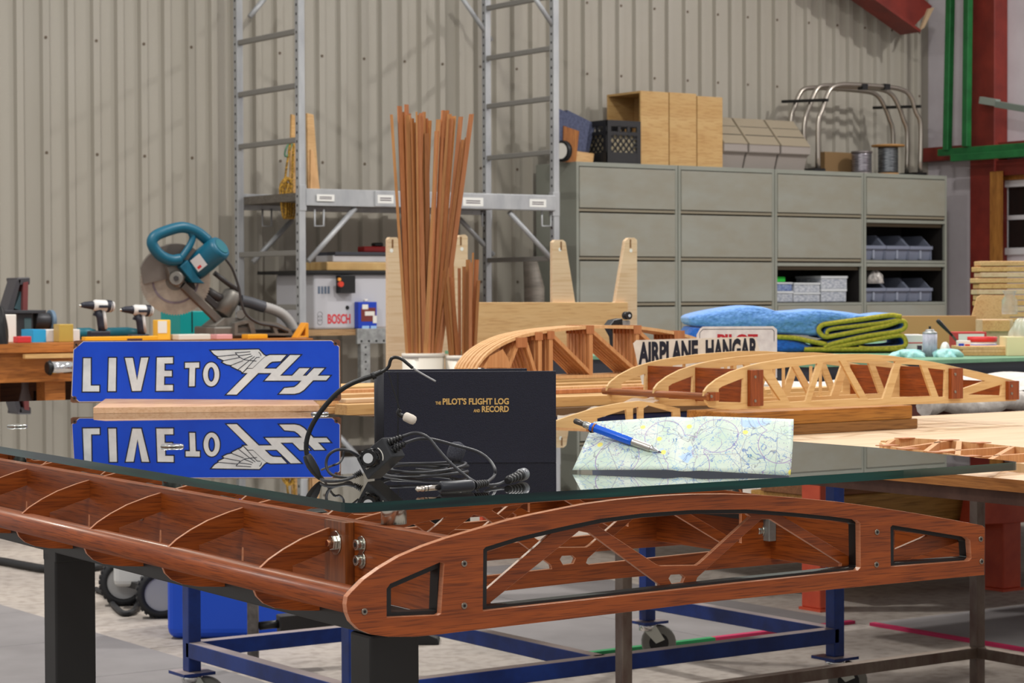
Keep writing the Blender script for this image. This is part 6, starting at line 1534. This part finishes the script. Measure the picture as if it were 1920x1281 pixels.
a = S(45, 600); MB().bb((a.x, sv_-.004, B_+.01), (S(58, 600).x, sv_, S(0, 597).z)).build('side_plate', mat('sander_teal', (92, 124, 132), .5), sd_, .002)
p, q = S(62, 602, .05), S(92, 602, .05); MB().cyl(p, q, .035, .035, 20).build('motor', mat('sander_motor', (58, 58, 62), .45, .3), sd_, .004)
p, q = S(92, 602, .05), S(99, 602, .05); MB().cyl(p, q, .047, .047, 28).build('sanding_disc', mat('disc_blue', (96, 118, 138), .6), sd_, .002)
bbx('sander_stand', 'white and black tool standing at the left frame edge of the bench', 'tool', m_white, 5, 31, 590, LV+.12, .06)
lump('black_pouch', 'black cordless tool lying at the left frame edge of the bench', 'tool', m_dark, 0, 640, 30, 70, .08, 6, Z=8.75, z0=B_, amp=.08)

# ------------------------------------------------------------------ sliding compound miter saw
MV = LV + .26
Mq = lambda x, y, o_=0: pv(x, y, MV + o_)
ms = thing('miter_saw', 'teal compound miter saw with a large bare blade on the left bench', 'miter saw', (Mq(430, 600).x, MV, B_))
kk = (Mq(330, 520)-C0).dot(CF)/FPX
m_mteal = mat('miter_teal', (4, 84, 108), .42); m_cast = mat('cast_alloy', (122, 118, 112), .45, .5); m_mdark = mat('saw_black', (48, 44, 44), .5)
tl = lambda L, o_=0: [Mq(x, y, o_) for x, y in L]
MB().tube(crom(tl([(390,452),(372,437),(352,428),(335,427),(310,434),(291,443),(285,455),(292,470),(305,482),(322,488),(338,486)], -.02), 5), [10.5*kk]*51, 12).build('handle', m_mteal, ms)
MB().tube(crom(tl([(338,486),(347,474),(356,460),(361,446),(358,436)], -.02), 5), 6.5*kk, 12).build('trigger_bar', m_mteal, ms)
# motor: axis leans up to the right and towards the viewer
p, q = Mq(368, 500, .02), Mq(414, 463, -.09)
MB().tube([p - (q-p)*.28, p, p + (q-p)*.9, q, q + (q-p)*.03], [22*kk, 25*kk, 24*kk, 22*kk, 19*kk], 28).build('motor', m_mteal, ms)
MB().cyl(q + (q-p)*.031, q + (q-p)*.05, 16*kk, 15*kk, 24).build('motor_cap', mat('miter_cap', (20, 96, 108), .5), ms)
mid = p + (q-p)*.25; ax_ = (q-p).normalized(); out = (-HF - ax_*(-HF).dot(ax_)).normalized(); upv = ax_.cross(out)
lb_ = mid + out*25.2*kk + ax_*.012; MB().frame(lb_, ax_, upv, out, 24*kk, 26*kk, .002).build('rating_label', mat('label_silver', (196, 192, 192), .4), ms)
MB().frame(lb_ + upv*7*kk + out*.0012 - ax_*4*kk, ax_, upv, out, 9*kk, 5*kk, .001).build('label_red_mark', m_rl, ms)
MB().prism(tl([(337,500),(352,487),(372,520),(385,532),(362,530)], -.03), VY*.07).build('gear_housing', m_mteal, ms, .004)
# blade with teeth
bc_ = Mq(329, 526, .05); bn_ = (-HF*.93 + HR*.22 - UP*.1).normalized()
e1 = bn_.cross(UP).normalized(); e2 = e1.cross(bn_); R_ = 67*kk; pts = []
for i in range(160):
    t = 2*pi*i/160; r = R_ if i % 2 else R_*.955; pts.append(bc_ + (e1*cos(t) + e2*sin(t))*r)
m_bld = mat('saw_steel', (184, 172, 158), .35, .6, (160, 148, 136), (20, 20, 20))
bl3 = MB().prism(pts, -bn_*.003).build('blade', m_bld, ms)
for r0_, r1_, m_ in ((.66, .60, mat('blade_print', (116, 104, 112), .5)), (.28, .0, m_cast)):
    ring = [bc_ + bn_*.0006 + (e1*cos(t) + e2*sin(t))*R_*r0_ for t in [2*pi*i/48 for i in range(48)]]
    hole = [[bc_ + bn_*.0006 + (e1*cos(t) + e2*sin(t))*R_*r1_ for t in [2*pi*i/48 for i in range(48)]]] if r1_ else []
    MB().prism(ring, bn_*.002, hole).build('blade_ring', m_, bl3)
# upper guard
gd = [bc_ + bn_*.02 + (e1*cos(t) + e2*sin(t))*R_*1.04 for t in [radians(a_) for a_ in range(20, 172, 8)]]
cut = Mq(352, 548, .03), Mq(268, 492, .03)
MB().prism(gd + [bc_ + bn_*.02 + (e1*cos(radians(172)) + e2*sin(radians(172)))*R_*.35, bc_ + bn_*.02 - e1*R_*.1 + e2*R_*.12, bc_ + bn_*.02 + e1*R_*.9 - e2*R_*.1], -bn_*.045).build('upper_guard', mat('guard_grey', (112, 104, 98), .45, .4), ms, .003)
p = Mq(331, 522, -.02); MB().cyl(p, p - HF*.012, 14*kk, 12*kk, 20).build('arbor_flange', m_cast, ms); MB().cyl(p - HF*.012, p - HF*.02, 5*kk, 5*kk, 6, smooth=False).build('arbor_bolt', m_mdark, ms)
MB().prism(tl([(313,500),(335,494),(352,512),(338,540),(322,530)], -.0), VY*.03).build('arbor_casting', m_cast, ms, .003)
# arm, pivot post, base
MB().beam(Mq(342, 535, .01), Mq(412, 604, .01), 14*kk, 12*kk, VY).build('swing_arm', mat('arm_grey', (96, 88, 82), .5, .3), ms, .003)
MB().beam(Mq(352, 526, .03), Mq(420, 588, .03), 12*kk, 8*kk, VY).build('swing_arm', m_mdark, ms, .003)
MB().tube(tl([(402,512),(425,530),(446,545)], .02), 5*kk, 10).build('slide_tube', m_mdark, ms)
MB().tube(tl([(388,545),(405,556),(420,562)], .04), 9*kk, 10).build('return_spring', m_mdark, ms)
p, q = Mq(414, 590, .04), Mq(436, 552, .04); MB().tube([p, q, q + (q-p)*.12], [19*kk, 19*kk, 14*kk], 20).build('pivot_post', m_cast, ms)
p = Mq(452, 590, -.02); MB().cyl(p, p - HF*.02, 9*kk, 8*kk, 16).build('bevel_knob', m_cast, ms)
MB().bb((Mq(394, 600).x, MV-.04, B_), (Mq(470, 600).x, MV+.16, Mq(430, 612).z)).build('turntable', m_cast, ms, .008)
MB().prism(tl([(400,612),(420,596),(470,596),(470,612)], -.02), VY*.12).build('pivot_base', m_cast, ms, .003)
zf_ = B_
MB().prism([Mq(440,629,-.06), Mq(440,606,-.06), Mq(462,600,-.06), Mq(520,605,-.06), Mq(545,618,-.06), Mq(551,629,-.06)], VY*.03, [[Mq(446,625,-.06), Mq(446,610,-.06), Mq(466,606,-.06), Mq(472,625,-.06)], [Mq(480,625,-.06), Mq(476,606,-.06), Mq(510,609,-.06), Mq(516,625,-.06)], [Mq(522,625,-.06), Mq(518,611,-.06), Mq(538,620,-.06), Mq(542,625,-.06)]]).build('base_web', m_cast, ms, .002)
MB().bb((Mq(440, 600).x, MV-.03, B_), (Mq(555, 600).x, MV+.20, Mq(480, 618).z)).build('base_bed', m_mdark, ms, .006)
# dust hose and power cord
hl_ = crom(tl([(450,563),(470,568),(488,574),(510,580),(530,590),(545,607),(554,628),(558,650)], .02), 10)
rr2 = [(10.5 if i % 2 else 9.3)*kk for i in range(len(hl_))]
hz_ = B_ + 10*kk
for p in hl_: p.z = max(p.z, hz_)
hose = thing('dust_hose', 'grey ribbed dust hose running from the miter saw down to the bench', 'hose', tuple(hl_[-1] - UP*10*kk))
MB().tube(hl_[:24], [11*kk]*24, 14).build('hose_cuff', mat('cuff_dark', (70, 72, 78), .5), hose)
MB().tube(hl_[23:], rr2[23:], 14).build('ribbed_hose', mat('hose_grey', (152, 150, 148), .5), hose)
MB().tube(crom(tl([(424,487),(436,505),(448,540),(452,565),(462,590),(485,606),(515,612),(540,622)], -.08), 6), 2.6*kk, 8).build('power_cord', m_mdark, ms)
yq = lambda x, y: pv(x, y, LV+.12)
P = [yq(556, 634), yq(574, 605), yq(579, 606), yq(579, 634)]; P[0].z = P[3].z = B_
MB().prism(P, VY*.05, [[yq(563, 630), yq(573, 614), yq(573, 630)]]).solo('yellow_square', mat('square_yellow', (226, 150, 40), .45), 'yellow triangular speed square standing at the right end of the left bench', 'square', bevel=.002)
# ------------------------------------------------------------------ floor mats with coloured border strips
m_mat = mat('grey_foam_mat', (128, 124, 124), .85, 0, (112, 108, 108), (3, 3, 3), (.3, .7), 6)
m_g = mat('green_edge', (22, 130, 74), .6); m_r = mat('magenta_edge', (176, 30, 80), .6)
def fmat(name_lb, u0, u1, v0, v1, strips_, h=.008):
    t = thing('floor_mat', name_lb, 'mat', ((u0+u1)/2, (v0+v1)/2, 0))
    nu = max(1, round((u1-u0)/.62)); nv = max(1, round((v1-v0)/.62))
    for i in range(nu):
        for j in range(nv):
            MB().bb((u0+(u1-u0)*i/nu+.0015, v0+(v1-v0)*j/nv+.0015, .0004), (u0+(u1-u0)*(i+1)/nu-.0015, v0+(v1-v0)*(j+1)/nv-.0015, h)).build('mat_tile', m_mat, t, .002)
    for a, b, m_ in strips_: MB().beam((*a, h/2+.0006), (*b, h/2+.0006), .022, h+.001).build('border_strip', m_, t)
c = pz(1033, 1236, 0); e = pz(1322, 1198, 0); r = pz(1580, 1166, 0)
fmat('grey interlocking floor mat with green and red border under the blue cart', c.x, r.x, c.y, c.y+1.7, [((c.x-.011, c.y-.011), (c.x-.011, c.y+1.7), m_g), ((c.x, c.y-.011), (e.x, c.y-.011), m_g), ((e.x, c.y-.011), (r.x, c.y-.011), m_r)])
c2_ = pz(1562, 1182, 0)
fmat('dark grey floor mat with a magenta border under the plywood table', max(c2_.x, r.x+.03), max(c2_.x, r.x)+2.6, c2_.y-2.4, c2_.y, [((max(c2_.x, r.x+.03)-.012, c2_.y-2.4), (max(c2_.x, r.x+.03)-.012, c2_.y), m_r)])
c3_ = pz(150, 1182, 0)
fmat('worn grey floor mat lying in front of the left desk leg', c3_.x-2.4, c3_.x, c3_.y-2.6, c3_.y+1.0, [])

# ------------------------------------------------------------------ things on the floor behind the desk
bp = pz(432, 1200, 0)
tub = thing('plastic_barrel', 'blue plastic storage tub standing on the floor behind the blue cart', 'tub', tuple(bp))
m_tub = mat('blue_tub', (18, 74, 196), .4); W = 118/FPX*6.35
for s0_, nm, zz0, zz1, k in ((0, 'tub_body', .001, .36, 1.0), (0, 'tub_rim', .36, .40, 1.06)):
    MB().frame(V((bp.x, bp.y, (zz0+zz1)/2)) + HF*.17, HR, HF, UP, 2*W*k, .34*k, zz1-zz0).build(nm, m_tub, tub, .03, 4)
# wheeled compressor
w1, w2 = pz(232, 1135, 0), pz(303, 1158, 0)
cm_ = thing('shop_vacuum', 'light grey wheeled shop machine with two black tyred wheels on the floor', 'machine', tuple((w1+w2)/2))
ax_ = (w2-w1).normalized(); R_ = 46/FPX*(w2-C0).dot(CF)
for p, sgn in ((w1, -1), (w2, 1)):
    c = p + UP*R_; d_ = V((ax_.x, ax_.y, 0)); d_ = (d_*.5 - HF*.9).normalized()
    o = MB().lathe([(R_*.70, -.03), (R_*.96, -.028), (R_, -.015), (R_, .015), (R_*.96, .028), (R_*.70, .03), (R_*.68, .01)], c, d_, 32).build('tyre', m_rubber, cm_)
    MB().lathe([(.0005, .012), (R_*.2, .018), (R_*.24, .012), (R_*.66, .016), (R_*.70, .024)], c, d_, 32).build('wheel_disc', mat('wheel_grey', (172, 172, 172), .45), o)
    for k in range(28):
        t = 2*pi*k/28; e1 = d_.cross(UP).normalized(); e2 = e1.cross(d_); q = c + (e1*cos(t) + e2*sin(t))*R_
        MB().frame(q, d_, (e1*cos(t) + e2*sin(t)), d_.cross(e1*cos(t) + e2*sin(t)), .05, .006, .008).build('tread_lug', m_rubber, o)
cc = (w1+w2)/2 + HF*.16
MB().frame(cc + UP*(R_*1.9), HR, HF, UP, .20, .22, R_*2.0).build('machine_body', mat('machine_grey', (196, 196, 194), .45), cm_, .02, 3)
MB().beam(w1 + UP*R_, w2 + UP*R_, .02, .02).build('axle', m_dark, cm_)
# hoses on the floor
def fl(L, z=.02): return [pz(x, y, z) for x, y in L]
MB().tube(crom(fl([(-60,1046),(0,1052),(45,1060),(90,1067),(140,1066),(185,1062),(212,1052)], .016), 6), .014, 10).solo('air_hose', m_rubber, 'thick black hose lying across the floor behind the left desk leg', 'hose')
MB().tube(crom(fl([(180,1105),(200,1115),(213,1135),(232,1150),(252,1144),(262,1120),(266,1095)], .01), 6), .009, 8).solo('power_cable', m_rubber, 'thin black cable looping around the machine wheels on the floor', 'cable')
# worn stand leg with a dark jaw
p = pz(475, 1255, 0); zt4 = pd(475, 1110, (p-C0).dot(CF)).z; kk_ = (p-C0).dot(CF)/FPX
sd2 = thing('support_stand', 'worn grey stand leg with a black boxed arm beside the blue tub', 'stand', tuple(p))
MB().beam(p + UP*.02, V((p.x, p.y, zt4+.15)), 22*kk_, 20*kk_, HR).build('stand_post', mat('worn_grey', (104, 98, 94), .7, 0, (70, 66, 64), (30, 30, 30)), sd2, .003)
MB().beam(p + UP*.0004, p + UP*.022, 20*kk_, 18*kk_, HR).build('rubber_foot', m_rubber, sd2, .004)
q0 = pd(486, 1174, (p-C0).dot(CF)); q1 = pd(524, 1170, (p-C0).dot(CF)); MB().cyl(q0, q1, 8*kk_, 8*kk_, 12).build('arm_pipe', m_dark, sd2)
q2 = pd(522, 1172, (p-C0).dot(CF)); q3 = pd(633, 1160, (p-C0).dot(CF)+.05); MB().beam(q2, q3, .05, 36*kk_).build('arm_box', mat('box_black', (42, 40, 40), .6), sd2, .003)
w = pz(800, 1210, 0); 
MB().prism([w - HR*.06 + UP*.0005, w + HR*.035 + UP*.0005, w + HR*.03 + UP*.018, w + HR*.0 + UP*.03, w - HR*.06 + UP*.03], HF*.10).solo('rubber_wedge', m_rubber, 'black rubber wheel wedge on the floor behind the right desk leg', 'wedge', bevel=.003)
